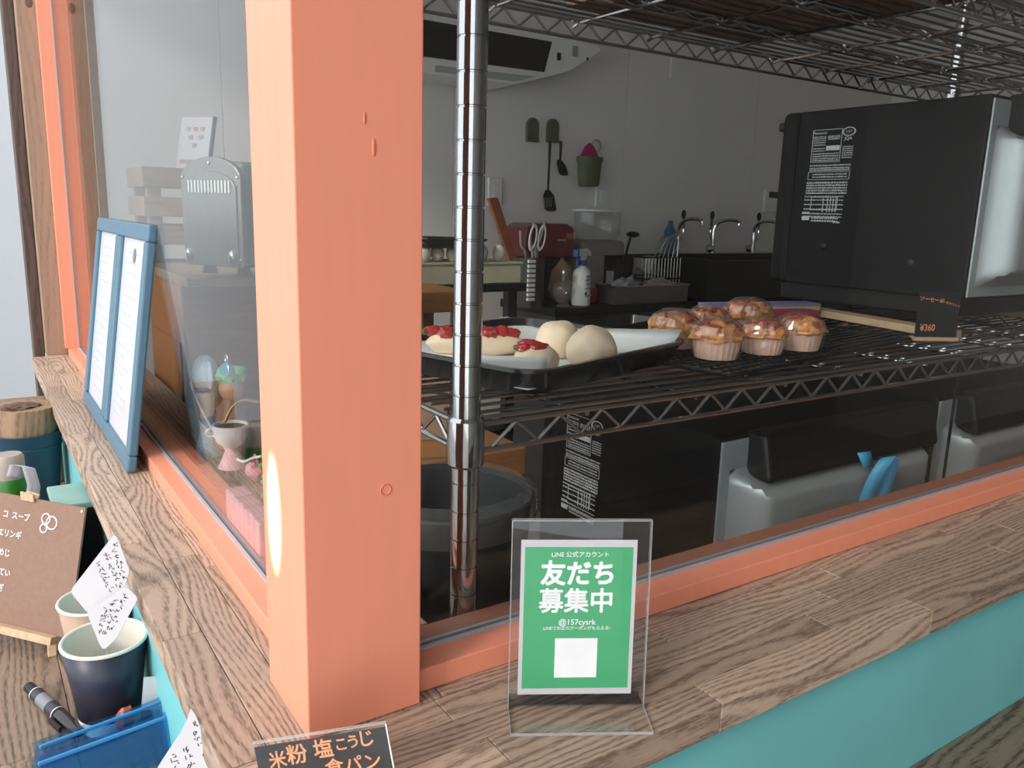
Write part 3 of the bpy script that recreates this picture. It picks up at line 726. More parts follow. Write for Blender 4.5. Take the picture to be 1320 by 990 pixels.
for s, u, v in (('コ  スープ', -.110, .143), ('エリンギ', -.117, .118), ('しめじ', -.127, .092), ('なくてい', -.127, .066), ('玉ねぎ', -.130, .045), ('a', -.138, .022)):
    text(s, .0112, ep(u, v, .0004), er, eu, CHALKW, ez, bold=.012, lift=0, align='CENTER', sx=.9)
md = MB()
for c, r_ in (((-.060, .147), .0068), ((-.050, .143), .0085), ((-.062, .134), .0055)):
    pts = [ep(c[0]+r_*math.cos(t*.4), c[1]+r_*math.sin(t*.4), .0006) for t in range(16)]; md.tube(pts, .0009, 5, True)
md.build('mushroom_doodle', CHALKW, ez)
for u, v in ((-.004, elen-.005), (-.005, .005)): MB().blob(ep(u, v, .0006), (.0018, .0018, .0018), 10, 6).build('pin', WHITE, ez)
eslab('ledge', -BW, -.018, -.010, .0, -.006, .010, PINE)
for u in (-.026, -BW+.02):
    a = ep(u, -.004, .002); mb = MB(); mb.hexa([(a.x-.005, a.y-.005, .0), (a.x+.005, a.y-.005, 0), (a.x+.005, a.y+.005, 0), (a.x-.005, a.y+.005, 0)], [(a.x-.004, a.y-.004, a.z), (a.x+.006, a.y-.004, a.z), (a.x+.006, a.y+.006, a.z), (a.x-.004, a.y+.006, a.z)])
    mb.build('leg', PINE, ez, bevel=.0008)
a = ep(-BW/2, elen*.8, -.004); MB().cyl(a, (a.x+.03, a.y+.10, .007), .005, n=8).build('leg', PINE, ez)
cl = thing('clothespin', 'wooden clothespin clipped on the top edge of the menu board', 'clip', V(-.17, .62, ZT)+ep(-.092, elen, 0))
for s in (-1, 1): MB().hexa([er*-.011+en*(.002*s-.0015)-eu*.004, er*.011+en*(.002*s-.0015)-eu*.004, er*.011+en*(.002*s+.0015)-eu*.004, er*-.011+en*(.002*s+.0015)-eu*.004], [er*-.011+en*(.005*s-.0015)+eu*.008, er*.011+en*(.005*s-.0015)+eu*.006, er*.011+en*(.005*s+.0015)+eu*.006, er*-.011+en*(.005*s+.0015)+eu*.008]).build('jaw', PINE, cl, bevel=.0006)
# paper cups
CUPB = mat('navy_cup', (.018, .02, .04), .4); CUPI = mat('cup_white', (.66, .62, .55), .5, var=.02); CUPK = mat('kraft_cup', (.42, .28, .19), .6)
def cup(loc, m, label, band, s=1.0):
    t = thing('paper_cup', label, 'cup', loc, 0, 'paper cups on the low table')
    r0, r1, h = .031*s, .0435*s, .104*s
    MB().lathe([(r0+(r1-r0)*(.16 if band else .02), h*(.16 if band else .02)), (r1, h*.985)], 36, caps=False).build('sleeve', m, t, smooth=True).modifiers.new('solid', 'SOLIDIFY').thickness = .0008
    MB().lathe([(0, .004), (r0-.001, .004), (r1-.0016, h), ], 36, caps=False).build('inside', CUPI, t, smooth=True)
    if band: MB().lathe([(r0, 0), (r0+(r1-r0)*.165+.0004, h*.165)], 36, caps=False).build('base_band', CUPI, t, smooth=True)
    MB().ring((0, 0, h), r1, .0022*s, 36, 8).build('rim', CUPI, t, smooth=True)
    return t
cup((-.083, .43, ZT), CUPB, 'navy paper cup with white base holding a clear fork', True)
cup((-.078, .545, ZT), CUPK, 'brown kraft paper cup behind the navy one', False, .96)
# clear fork holding the cards
fk = thing('clear_fork', 'clear plastic fork in the navy cup holding white cards', 'fork', (-.083, .43, ZT+.06))
for i in range(4):
    x = -.014+i*.006; MB().tube([(x, .004, -.02), (x*.9, .0, .01), (x*.7, -.004, .036)], .0011, 6).build('tine', CLEARP, fk, smooth=True)
MB().box(-.011, -.0055, .034, .006, -.0035, .046).build('neck', CLEARP, fk, bevel=.001)
# white handwritten cards
def dpt(x, y, d): return CAM+(CR*((x-660)/FPX)-CU*((y-495)/FPX)+CW)*d
def bent_card(label, poly, d, lines, size, tilt=0.0):
    """stiff card with a curved outline; stands in its own plane, writing on the front"""
    P_ = [dpt(x, y, d+tilt*i/len(poly)) for i, (x, y) in enumerate(poly)]
    c = sum(P_, V(0, 0, 0))/len(P_); n = CW.normalized()
    P_ = [p-n*(p-c).dot(n) for p in P_]
    t = thing('recipe_card', label, 'card', c)
    MB().prism([p-c for p in P_], n*.0007).build('card', PAPER, t)
    for s_, (x0, y0), (x1, y1) in lines:
        a = dpt(x0, y0, d)-c; b = dpt(x1, y1, d)-c; r_ = (b-a).normalized(); u_ = r_.cross(n).normalized()*-1
        if (-n).dot(r_.cross(u_)) < 0: u_ = -u_
        m_ = (a+b)/2; m_ -= n*(m_.dot(n)+.0004)
        L_ = (b-a).length; mb = MB(); rnd = random.Random(int(x0*7+y0)); k = 0
        while k*size*.8 < L_:                      # small illegible handwriting: a few pen strokes per character
            o_ = m_+r_*(k*size*.8-L_/2); k += 1
            for q_ in range(rnd.choice((3, 4, 4, 5))):
                p0 = o_+r_*rnd.uniform(0, .5)*size+u_*rnd.uniform(-.35, .35)*size
                ang_ = rnd.choice((0, 0, 1.57, 1.3, .7, -.7)); p1 = p0+(r_*math.cos(ang_)+u_*math.sin(ang_))*size*rnd.uniform(.2, .5)
                sd_ = (p1-p0).cross(n).normalized()*.0003
                mb.add([p0-sd_, p0+sd_, p1+sd_, p1-sd_], [(0, 1, 2, 3)])
        mb.build('handwriting', INK, t)
bent_card('white handwritten card standing uppermost above the navy cup', [(146, 690), (150, 691), (153, 697), (166, 733), (166, 739), (160, 760), (116, 789), (111, 788), (93, 766), (92, 761), (94, 757)], .80,
          [('', (146, 700), (160, 745)), ('', (135, 712), (152, 752)), ('', (126, 724), (142, 762))], .0068)
bent_card('white handwritten card stuck lower in the clear fork', [(112, 790), (116, 786), (160, 757), (165, 758), (176, 769), (177, 773), (151, 821), (147, 826), (136, 836), (132, 836), (128, 830)], .788,
          [('', (160, 765), (142, 812)), ('', (148, 770), (136, 812)), ('', (136, 782), (130, 812))], .0068)
bent_card('white handwritten card curling up at the counter edge', [(246, 913), (252, 922), (266, 955), (272, 978), (276, 1004), (194, 1004), (212, 975), (232, 945), (240, 930)], .605,
          [('', (247, 930), (262, 965)), ('', (238, 962), (246, 990)), ('', (222, 972), (230, 994))], .0068)
# marker pen
a = V(-.1573, .5406, ZT); b = V(-.1171, .4123, ZT); dm = (b-a).normalized()
mk = thing('marker_pen', 'black marker pen with grey label lying on the low table', 'marker', (a+b)/2)
ML = (b-a).length/2; rz_ = math.atan2(dm.y, dm.x); mk.rotation_euler.z = rz_
def alongx(prof, name, m): 
    mb = MB(); mb.lathe(prof, 20, caps=False); mb.v = [(z, y, x+.0078) for x, y, z in mb.v]; return mb.build(name, m, mk, smooth=True)
alongx([(0, -ML), (.0062, -ML), (.0068, -ML+.025), (.0078, -ML+.026), (.0078, ML-.05)], 'barrel', BLACKP)
alongx([(.0080, -.045), (.0080, .012)], 'label_band', mat('marker_label', (.025, .025, .035), .4))
alongx([(.00815, -.030), (.00815, -.005)], 'label_print', mat('marker_print', (.20, .20, .23), .4))
for z in (-.046, .013): alongx([(.0083, z), (.0083, z+.0015)], 'ring', WHITE)
alongx([(.0078, ML-.049), (.0072, ML-.02), (.0055, ML-.012), (.005, ML), (0, ML)], 'cap', BLACK)
MB().box(.018, -.0125, .003, .045, -.0085, .010).build('clip', BLACKP, mk, bevel=.001)
# blue zip pouches
pg_ = 'blue plastic pouches on the low table'
for i, (c0, rz, lab) in enumerate((((-.085, .335, ZT), R(14), 'upper translucent blue plastic pouch in front of the navy cup'), ((-.088, .305, ZT), R(12), 'lower translucent blue plastic pouch at the picture bottom'))):
    t = thing('plastic_pouch', lab, 'pouch', c0, rz, pg_)
    MB().grid(lambda u, v: V(-.075+.13*u, -.012+.022*v+.003*math.sin(u*5), .004+.052*v*(1-.12*u)-.0*i), 14, 8).build('front_sheet', BLUEP, t, smooth=True, solid=.0008)
    MB().grid(lambda u, v: V(-.075+.13*u, .010+.008*v+.003*math.sin(u*5+1), .004+.055*v*(1-.1*u)), 14, 8).build('rear_sheet', BLUEP, t, smooth=True, solid=.0008)
    MB().box(-.075, .0085, .052, .055, .0115, .0560).build('zip_bar', mat('blue_zip', (.05, .24, .52), .35), t, bevel=.001).rotation_euler = (0, R(3), 0)
    MB().box(.055, .006, .040, .068, .009, .060).build('zip_tab', mat('blue_tab', (.08, .36, .66), .3), t, bevel=.001)
t = MB().box(-.011, -.0006, 0, .011, .0006, .036).build('blank_card', PAPER, loc=(-.048, .372, ZT+.036)); t.rotation_euler = (R(-12), R(8), R(-8)); tag(t, 'small blank white card between the blue pouch and navy cup', 'card')
t = MB().blob((0, 0, .014), (.010, .008, .014), 14, 10, .3, 20).build('red_wrapper', mat('red_wrap', (.55, .08, .03), .3, coat=.4), smooth=True, loc=(-.075, .372, ZT+.02)); tag(t, 'orange red wrapper behind the blue pouch', 'wrapper')
# pot with log
pt = thing('blue_pot', 'dark blue tapered pot on the far end of the low table', 'pot', (-.105, 1.27, ZT))
MB().lathe([(0, 0), (.043, 0), (.046, .004), (.060, .140), (.062, .144), (.058, .145), (.044, .008), (0, .008)], 36).build('pot', mat('dark_blue_pot', (.010, .048, .080), .35), pt, smooth=True)
MB().ring((0, 0, .118), .0582, .0012, 36, 6).build('groove', mat('dark_blue_line', (.012, .06, .10), .4), pt)
lg = thing('cut_log', 'cut wooden log with rough bark edge standing in the blue pot', 'log', (-.105, 1.27, ZT+.009))
BARK = wood('log_wood', (.30, .19, .11), (.17, .10, .06), 'z', .6)
mb = MB(); vs = []; n = 40
for j, z in enumerate((0, .13, .165, .185)):
    for i in range(n):
        a_ = 2*math.pi*i/n; k = 1+.05*mnoise.noise(V(math.cos(a_)*2, math.sin(a_)*2, 0)); r_ = (.040, .053, .055, .0545)[j]*k
        vs.append((r_*math.cos(a_), r_*math.sin(a_), z+(.006*mnoise.noise(V(math.cos(a_)*2, math.sin(a_)*2, 5)) if j == 3 else 0)))
mb.add(vs, [(j*n+i, j*n+(i+1) % n, (j+1)*n+(i+1) % n, (j+1)*n+i) for j in range(3) for i in range(n)]+[tuple(range(n))[::-1], tuple(range(3*n, 4*n))])
mb.build('log', BARK, lg, smooth=True)
MB().blob((-.01, -.01, .186), (.035, .028, .006), 20, 8, .6, 40).build('rough_bark', mat('bark', (.12, .07, .045), .9, var=.4, scale=90, bump=.5), lg)
lg2 = MB().box(-.09, -.05, 0, .10, .05, .17).build('wood_block', BARK, bevel=.006, loc=(-.14, 1.42, ZT)); tag(lg2, 'thick wooden block behind the blue pot', 'wood block')
# bottle, ribbon, aqua strip
bt = thing('seasoning_bottle', 'small bottle with beige cap and bright green body behind the menu board', 'bottle', (-.146, .93, ZT)); bt.scale = (1, 1, 1.2)
MB().lathe([(0, 0), (.022, 0), (.023, .004), (.023, .125), (.020, .132), (0, .132)], 24).build('body', mat('green_label', (.02, .14, .008), .35), bt, smooth=True)
MB().lathe([(.0205, .130), (.021, .134), (.021, .158), (.018, .162), (0, .162)], 24).build('cap', mat('beige_cap', (.32, .27, .23), .5), bt, smooth=True)
def rib(u, v):
    p = [V(-.128, .77, -.050), V(-.122, .78, -.022), V(-.126, .785, .004), V(-.140, .785, .010), V(-.146, .78, -.006)]
    k = u*4; i = min(3, int(k)); f_ = k-i; q_ = p[i].lerp(p[i+1], f_)
    return q_+V(.016*(v-.5), .006*(v-.5), -.006*(v-.5))
tag(MB().grid(rib, 16, 3).build('paper_ribbon', PAPER, smooth=True, solid=.0005), 'curled white paper ribbon rising behind the menu board', 'ribbon')
kb = thing('lidded_box', 'black box with pale aqua lid behind the menu board', 'box', (-.075, .80, ZT))
MB().box(-.028, -.05, 0, .028, .05, .148).build('box', BLACKM, kb, bevel=.002)
MB().box(-.028, -.05, .1485, .028, .05, .158).build('lid', mat('aqua_lid', (.24, .40, .36), .6), kb, bevel=.002)
# ================================================================== inside the left window
fg = 'small ornaments on the inner ledge'
FP = at(297, 632, 'x', .115)
pb = thing('pink_block', 'pink fluted block on the ledge inside the left window', 'ornament', (.0575, .350, .0197))
PINK = mat('pink_paint', (.72, .38, .42), .5, var=.04)
for i in range(7):
    y = -.055+i*.0185; MB().box(-.006, y-.0085, 0, .016, y+.0085, .037+.001*(i % 2)).build('flute', PINK, pb, bevel=.002)
MB().box(-.003, -.063, .0, .015, .064, .035).build('core', PINK, pb)
cu = thing('cup_ornament', 'white cup on a pink flared stand beside the pink block', 'ornament', (.108, .600, .0005)); cu.scale = (1.12, 1.12, .82)
SK = mat('tan_paint', (.50, .32, .24), .5)
for x in (-.005, .005): MB().cyl((x, 0, .0), (x, 0, .030), .0032, n=10).build('leg', SK, cu, smooth=True)
MB().lathe([(.017, .026), (.012, .040), (.008, .054), (.007, .062), (0, .063)], 24).build('stand', PINK, cu, smooth=True)
MB().lathe([(0, .062), (.010, .062), (.017, .070), (.0205, .084), (.0212, .100), (.0195, .100), (.018, .085), (0, .082)], 28).build('cup', mat('cup_glaze', (.74, .74, .77), .3), cu, smooth=True)
MB().lathe([(0, .0955), (.0192, .0955)], 24).build('drink', mat('coffee', (.10, .04, .02), .3), cu)
MB().ring((-.021, .004, .088), .007, .0017, 16, 6, 'y').build('handle', mat('cup_glaze', (.74, .74, .77), .3), cu, smooth=True)
bn = thing('brown_ornament', 'rounded brown ornament with a green leafy top behind the white cup', 'ornament', (.130, .665, .0005))
MB().blob((0, 0, .050), (.026, .024, .058), 20, 14, .25, 25, -.05).build('body', mat('brown_resin', (.16, .06, .035), .5, var=.4, scale=60), bn, smooth=True)
MB().blob((0, 0, .118), (.019, .019, .021), 18, 12).build('upper_body', mat('tan_resin', (.40, .21, .14), .5), bn, smooth=True)
for i in range(6):
    a_ = i*1.05; MB().blob((.012*math.cos(a_), .012*math.sin(a_), .138), (.012, .010, .011), 12, 8, .4, 20, None, i).build('leaf', mat('leaf_green', (.16, .42, .18), .5), bn, smooth=True)
ch = thing('blue_charm', 'round blue metal charm with a silver clasp above the brown ornament', 'charm', (.113, .625, .144))
MB().cyl((-.0015, -.002, .010), (.0015, .002, .010), .0095, n=24).build('disc', mat('charm_blue', (.05, .26, .42), .3), ch, smooth=True)
MB().ring((0, 0, .010), .0098, .0013, 24, 6, 'x').build('rim', STEEL, ch, smooth=True); MB().ring((0, 0, .025), .0055, .0012, 18, 6, 'x').build('clasp', STEEL, ch, smooth=True)
pl_ = thing('pale_figurine', 'pale blue grey translucent ornament at the back of the ledge', 'ornament', (.112, .745, .0005))
PB = mat('pale_blue_resin', (.42, .52, .62), .3, var=.05)
MB().lathe([(0, 0), (.022, 0), (.012, .04), (.010, .08), (.016, .10)], 20).build('stem', PB, pl_, smooth=True)
MB().blob((0, 0, .125), (.019, .024, .030), 18, 12).build('head', PB, pl_, smooth=True)
for s in (-1, 1): MB().blob((.0, s*.026, .128), (.006, .014, .022), 14, 10).build('lobe', PB, pl_, smooth=True)
cdp = [(.095, .77, .110), (.098, .74, .085), (.103, .69, .058), (.108, .64, .040), (.113, .575, .036), (.118, .53, .052), (.122, .50, .062)]
def spl(p, n=24):
    out = []
    P_ = [Vector(x) for x in p]; P_ = [P_[0]]+P_+[P_[-1]]
    for i in range(1, len(P_)-2):
        for k in range(n//4):
            t = k/(n//4); a, b, c, d = P_[i-1:i+3]
            out.append(.5*((2*b)+(c-a)*t+(2*a-5*b+4*c-d)*t*t+(3*b-a-3*c+d)*t**3))
    return out+[P_[-2]]
tag(MB().tube(spl(cdp), .0018, 6).build('white_cord', WHITE, smooth=True), 'white cord looping behind the ornaments', 'cord')
tag(MB().tube(spl([(.104, .612, .083), (.112, .600, .106), (.120, .57, .122), (.128, .53, .126)]), .0022, 8).build('gold_straw', mat('gold', (.70, .42, .14), .25, 1.0), smooth=True), 'bent gold straw rising out of the white cup', 'straw')
bg_ = thing('pink_pouch', 'small pink bag hanging beside the white cup', 'bag', (.122, .535, .022))
MB().blob((0, 0, .010), (.013, .016, .014), 18, 12, .3, 30).build('bag', mat('pink_cloth', (.62, .22, .27), .6, var=.15, scale=90), bg_, smooth=True)
MB().ring((0, 0, .022), .010, .0014, 18, 6, 'x').build('strap', mat('pink_cloth', (.62, .22, .27), .6), bg_, smooth=True)
gn = MB(); random.seed(5)
for i in range(18): gn.blob((random.uniform(-.006, .006), random.uniform(-.006, .006), .003+i*.0038), (.006, .006, .004), 8, 6, .4, 30, None, i)
tag(gn.build('green_plant', mat('plant_green', (.10, .42, .10), .5), smooth=True, loc=(.124, .485, .0005)), 'small bright green plant ornament next to the post', 'ornament')

# toaster, crate, menu stand and cabinet further inside
cab = thing('wooden_cabinet', 'orange brown wooden cabinet behind the blue frames', 'cabinet', (.36, 1.33, -.95))
MB().box(-.185, -.14, 0, .30, .20, 1.17).build('body', OBROWN, cab, bevel=.003)
MB().box(-.19, -.225, 1.17, .30, .20, 1.19).build('top', CRATEW, cab, bevel=.002)
MB().box(-.189, -.12, .75, -.1855, .16, 1.05).build('door', OBROWN, cab, bevel=.002)
MB().box(-.1895, -.10, .90, -.1891, -.04, .94).build('sticker', PAPER, cab)
cr_ = thing('wooden_crate', 'pale slatted wooden crate standing beside the green toaster', 'crate', (.38, 1.66, .19))
for z in (.0, .09, .155, .222):
    MB().box(-.20, -.105, z, .20, -.095, z+.045).build('slat', CRATEW, cr_, bevel=.001); MB().box(-.20, .095, z, .20, .105, z+.045).build('slat', CRATEW, cr_, bevel=.001)
    for x in (-.2, .19): MB().box(x, -.094, z, x+.01, .094, z+.045).build('slat', CRATEW, cr_, bevel=.001)
for x in (-.189, .159):
    for y in (-.094, .064): MB().box(x, y, 0, x+.03, y+.03, .262).build('corner_post', CRATEW, cr_, bevel=.001)
ts = thing('green_toaster', 'green toaster with rounded brushed metal end panel', 'toaster', (.328, 1.15, .2435), R(30)); ts.scale = (1.1, 1.1, 1.1)
TG = mat('toaster_green', (.10, .21, .13), .4, var=.03); BRU = mat('brushed_metal', (.22, .215, .205), .42, .6, var=.08, scale=200, stretch=(1, 1, .05))
def toastprof(x, s=1.0):
    pts = [(x, -.068*s, .018), (x, .068*s, .018), (x, .068*s, .165*s)]
    for i in range(9): t = math.pi*(i+.5)/9.; pts.append((x, .068*s*math.cos(t), (.165+.034*math.sin(t))*s))
    return pts+[(x, -.068*s, .165*s)]
MB().prism(toastprof(-.12, 1.0), (.011, 0, 0)).build('end_panel', BRU, ts, bevel=.003)
MB().box(-.108, -.062, .016, .13, .062, .192).build('shell', TG, ts, bevel=.012, seg=3)
MB().prism(toastprof(-.123, .88), (.004, 0, 0)).build('raised_plate', BRU, ts, bevel=.0015)
for y in (-.04, .04): MB().lathe([(.013, 0), (.010, .014)], 14, (-.09, y, .003)).build('foot', BLACKP, ts); MB().lathe([(.013, 0), (.010, .014)], 14, (.09, y, .003)).build('foot', BLACKP, ts)
for i in range(13): MB().box(-.1245, -.048+i*.0076, .140, -.1225, -.0445+i*.0076, .160).build('vent_slot', WHITE, ts)
for y, z in ((-.05, .035), (.05, .035)): MB().blob((-.125, y, z), (.007, .008, .012), 14, 8).build('knob', STEEL, ts, smooth=True)
for y, z in ((-.062, .165), (.062, .165), (0, .188), (-.063, .03), (.063, .03)): MB().blob((-.121, y, z), (.0018, .003, .003), 8, 6).build('rivet', STEEL, ts)
mn = thing('menu_stand', 'white menu card stand with small pictures on the wooden crate', 'menu stand', (.318, 1.68, .4575), R(-50))
MB().hexa([(-.045, -.004, 0), (.045, -.004, 0), (.045, .004, 0), (-.045, .004, 0)], [(-.045, .031, .13), (.045, .031, .13), (.045, .039, .13), (-.045, .039, .13)]).build('sheet', PAPER, mn)
MB().hexa([(.045, -.004, 0), (.049, -.004, 0), (.049, .008, 0), (.045, .008, 0)], [(.045, .031, .132), (.049, .031, .132), (.049, .043, .132), (.045, .043, .132)]).build('edge', BLACKP, mn)
for i, (x, z) in enumerate(((-.022, .10), (.0, .10), (.02, .10), (-.012, .08), (.018, .08), (.002, .06), (-.03, .02), (-.015, .02), (.0, .02), (.015, .02))):
    y = -.0045+.27*z; MB().box(x-.006, y-.0008, z-.006, x+.006, y+.001, z+.006).build('picture', mat('picture_red', (.5, .12, .10), .5) if i in (1, 6, 8) else mat('picture_grey', (.28, .26, .25), .5), mn)
cb = MB().box(-.12, -.10, 0, .12, .10, .16).build('cardboard_box', mat('cardboard', (.36, .24, .16), .7), bevel=.002, loc=(.44, .86, -.026)); cb.rotation_euler.z = R(-20); tag(cb, 'tan cardboard box on the inner ledge below the toaster', 'box')
cab2 = MB().box(.3405, .62, -.95, .62, 1.08, -.0265).build('side_bench', OBROWN, bevel=.003); tag(cab2, 'brown bench carrying the cardboard box inside the left window', 'bench')

# ================================================================== kitchen behind
bn_ = thing('kitchen_bench', 'black kitchen bench along the back wall carrying the spray bottle', 'bench', (2.6, 2.33, -.95))
MB().box(-.80, -.20, .915, 1.9, .21, .95).build('top', BLACKM, bn_, bevel=.003)
MB().box(-.78, -.18, .05, 1.88, .20, .914).build('body', mat('dark_cabinet', (.03, .03, .032), .45), bn_)
for i in range(4): MB().box(-.76+i*.66, -.19, .1, -.13+i*.66, -.181, .88).build('door', mat('dark_door', (.035, .035, .037), .4), bn_, bevel=.002)
sk = thing('sink', 'deep black sink unit with faucets behind', 'sink', (3.05, 2.30, .0005))
for a in ((-.36, -.17, 0, .45, -.155, .185), (-.36, .12, 0, .45, .20, .20), (-.36, -.154, 0, -.345, .119, .19), (.435, -.154, 0, .45, .119, .19)): MB().box(*a).build('side', BLACKP, sk, bevel=.003)
MB().box(-.344, -.154, 0, .434, .119, .01).build('bottom', BLACKP, sk)
def faucet(x, label, turn):
    t = thing('faucet', label, 'faucet', (x, 2.465, .2205), turn, 'chrome faucets behind the sink')
    MB().cyl((0, 0, -.02), (0, 0, .05), .014, n=14).build('base', CHROME, t, smooth=True)
    MB().tube(spl([(0, 0, .045), (0, 0, .10), (-.004, -.02, .135), (-.01, -.07, .15), (-.012, -.12, .145), (-.012, -.125, .125)]), .009, 8).build('spout', CHROME, t, smooth=True)
    MB().tube(spl([(.015, 0, .045), (.045, 0, .055), (.055, 0, .10), (.045, 0, .15)]), .007, 8).build('lever_pipe', CHROME, t, smooth=True)
    MB().blob((.045, 0, .172), (.012, .012, .022), 12, 8).build('knob', BLACKP, t, smooth=True)
    MB().cyl((0, 0, .004), (0, .03, .004), .02, n=12).build('flange', CHROME, t)
faucet(2.80, 'chrome faucet nearest the dish rack', R(20)); faucet(3.05, 'middle chrome faucet behind the sink', R(60)); faucet(3.36, 'chrome faucet nearest the upper oven', R(15))
# wall fittings
def plate(px, py, w_, h_, label, d=.012, kind='wall_plate', cat='wall plate'):
    q = at(px, py, 'y', YW); t = thing(kind, label, cat, (q.x, YW-.0005, q.z), 0, None)
    MB().box(-w_/2, -d, -h_/2, w_/2, 0, h_/2).build('plate', WHITE, t, bevel=.003)
    return t
t = plate(637, 247, .07, .12, 'white wall socket left of the spatula'); MB().box(-.012, -.014, -.03, .012, -.0121, .03).build('outlet', WHITE, t, bevel=.001)
t = plate(774, 253, .07, .12, 'white wall socket above the glass dispenser'); MB().box(-.012, -.014, -.03, .012, -.0121, .03).build('switch', WHITE, t, bevel=.001)
t = plate(870, 85, .07, .12, 'white wall socket high under the top shelf'); MB().box(-.012, -.014, -.03, .012, -.0121, .03).build('outlet', WHITE, t, bevel=.001)
t = plate(993, 259, .13, .12, 'white wall controller with a dark display beside the oven', .02, 'wall_controller', 'controller'); MB().box(-.04, -.0215, .015, .04, -.0201, .048).build('display', BLACK, t)
OLIVE = mat('olive_plastic', (.10, .115, .07), .5)
HOOKS = 'olive wall hooks'
for px, py, lab in ((685, 168, 'olive green wall hook at left, hanging empty'), (711, 169, 'olive green wall hook carrying the black spatula')):
    q = at(px, py, 'y', YW); t = thing('wall_hook', lab, 'hook', (q.x, YW-.0005, q.z), 0, HOOKS)
    pts = [(-.033, 0, -.05), (.033, 0, -.05), (.033, 0, .02)]+[(.033*math.cos(a), 0, .02+.033*math.sin(a)) for a in [math.pi*i/10 for i in range(1, 10)]]+[(-.033, 0, .02)]
    MB().prism(pts, (0, -.014, 0)).build('body', OLIVE, t, bevel=.004); MB().cyl((0, -.014, .022), (0, -.022, .022), .014, n=14).build('button', OLIVE, t, bevel=.002)
    for x in (-.02, .02): MB().tube([(x, -.012, -.045), (x, -.03, -.050), (x, -.034, -.040)], .003, 6).build('hook_arm', OLIVE, t)
def utensil(p0, p1, bw_, bl_, slots, label, tilt):
    a = at(*p0, 'y', YW-.035); b = at(*p1, 'y', YW-.035)
    t = thing('spatula', label, 'spatula', a, 0, 'black utensils hanging on the wall'); d = b-a; L_ = d.length
    t.rotation_euler = (0, math.atan2(-d.x, -d.z), 0)
    MB().tube([(0, 0, .0), (0, 0, -L_*.35), (0, .004, -(L_-bl_))], [.007, .0055, .0045], 8).build('handle', BLACKP, t, smooth=True)
    hl = -(L_-bl_); ps = [(-.012, 0, hl+.012), (.012, 0, hl+.012), (bw_/2, 0, hl-.012), (bw_/2*1.02, 0, -L_+.008), (bw_/2-.01, 0, -L_), (-bw_/2+.01, 0, -L_), (-bw_/2, 0, -L_+.008), (-bw_/2*.9, 0, hl-.012)]
    h = MB().prism([V(x+tilt*(z-hl), y, z) for x, y, z in ps], (0, .004, 0)).build('blade', BLACKP, t, bevel=.001)
    for i in range(slots): x = -bw_*.28+i*bw_*.56/max(1, slots-1); MB().box(x-.003, -.0008, -L_+.018, x+.003, .0, hl-.02).build('slot', mat('slot_grey', (.16, .16, .16), .6), t)
utensil((709, 182), (706, 272), .062, .08, 4, 'long black slotted spatula hanging from the olive hook', -.25)
utensil((723, 182), (722, 226), .050, .055, 0, 'short black turner hanging beside the long spatula', -.45)
q = at(751, 216, 'y', YW)
wp = thing('wall_pocket', 'olive green wall pocket bin holding a pink cloth', 'wall bin', (q.x, YW-.05, q.z-.085))
MB().lathe([(0, 0), (.050, 0), (.054, .01), (.062, .105), (.068, .112), (.068, .130), (.060, .130), (.048, .006), (0, .006)], 24, sy=.7).build('bin', OLIVE, wp, smooth=True)
MB().ring((.06, .03, .185), .026, .004, 18, 6, 'y').build('hook', STEEL, wp, smooth=True)
pk_ = MB(); pk_.prism([(-.062, 0, 0), (.062, 0, 0), (.045, 0, .035), (.018, 0, .075), (-.004, 0, .088), (-.03, 0, .07), (-.055, 0, .03)], (0, .012, 0))
tag(pk_.build('pink_cloth', mat('hot_pink', (.42, .015, .12), .7), bevel=.003, loc=(q.x, YW-.055, q.z+.02)), 'hot pink cloth sticking out of the olive wall bin', 'cloth')
# air conditioner: front outline on its own plane, body back to the wall
AY = 2.32
def ac(p): q_ = at(p[0], p[1], 'y', AY); return V(q_.x, AY, q_.z)
acx = thing('air_conditioner', 'white wall air conditioner with dark open front above the hooks', 'air conditioner', (1.75, AY, .95))
off = V(1.75, AY, .95)
o1 = [ac(p)-off for p in ((440, -12), (700, 40), (772, 58), (777, 66), (735, 92), (665, 109), (553, 95), (440, 80))]
MB().prism(o1, (0, YW-AY, 0)).build('body', WHITE, acx, bevel=.006)
o2 = [ac(p)-off+V(0, -.004, 0) for p in ((445, 8), (711, 54), (701, 93), (445, 60))]
MB().prism(o2, (0, .006, 0)).build('dark_intake', BLACK, acx)
o3 = [ac(p)-off+V(0, -.006, 0) for p in ((560, 84), (690, 99), (663, 105), (560, 92))]
MB().prism(o3, (0, .008, 0)).build('louvre', mat('grey_louvre', (.40, .42, .41), .5), acx)
for px, py, s_, m_ in ((720, 73, .014, BLACKP), (741, 66, .020, mat('ac_grey', (.3, .3, .3), .5)), (757, 76, .006, BLACKP)):
    q = ac((px, py))-off; MB().box(q.x-s_*.6, -.005, q.z-s_, q.x+s_*.6, .0, q.z+s_).build('sensor', m_, acx, bevel=.001)
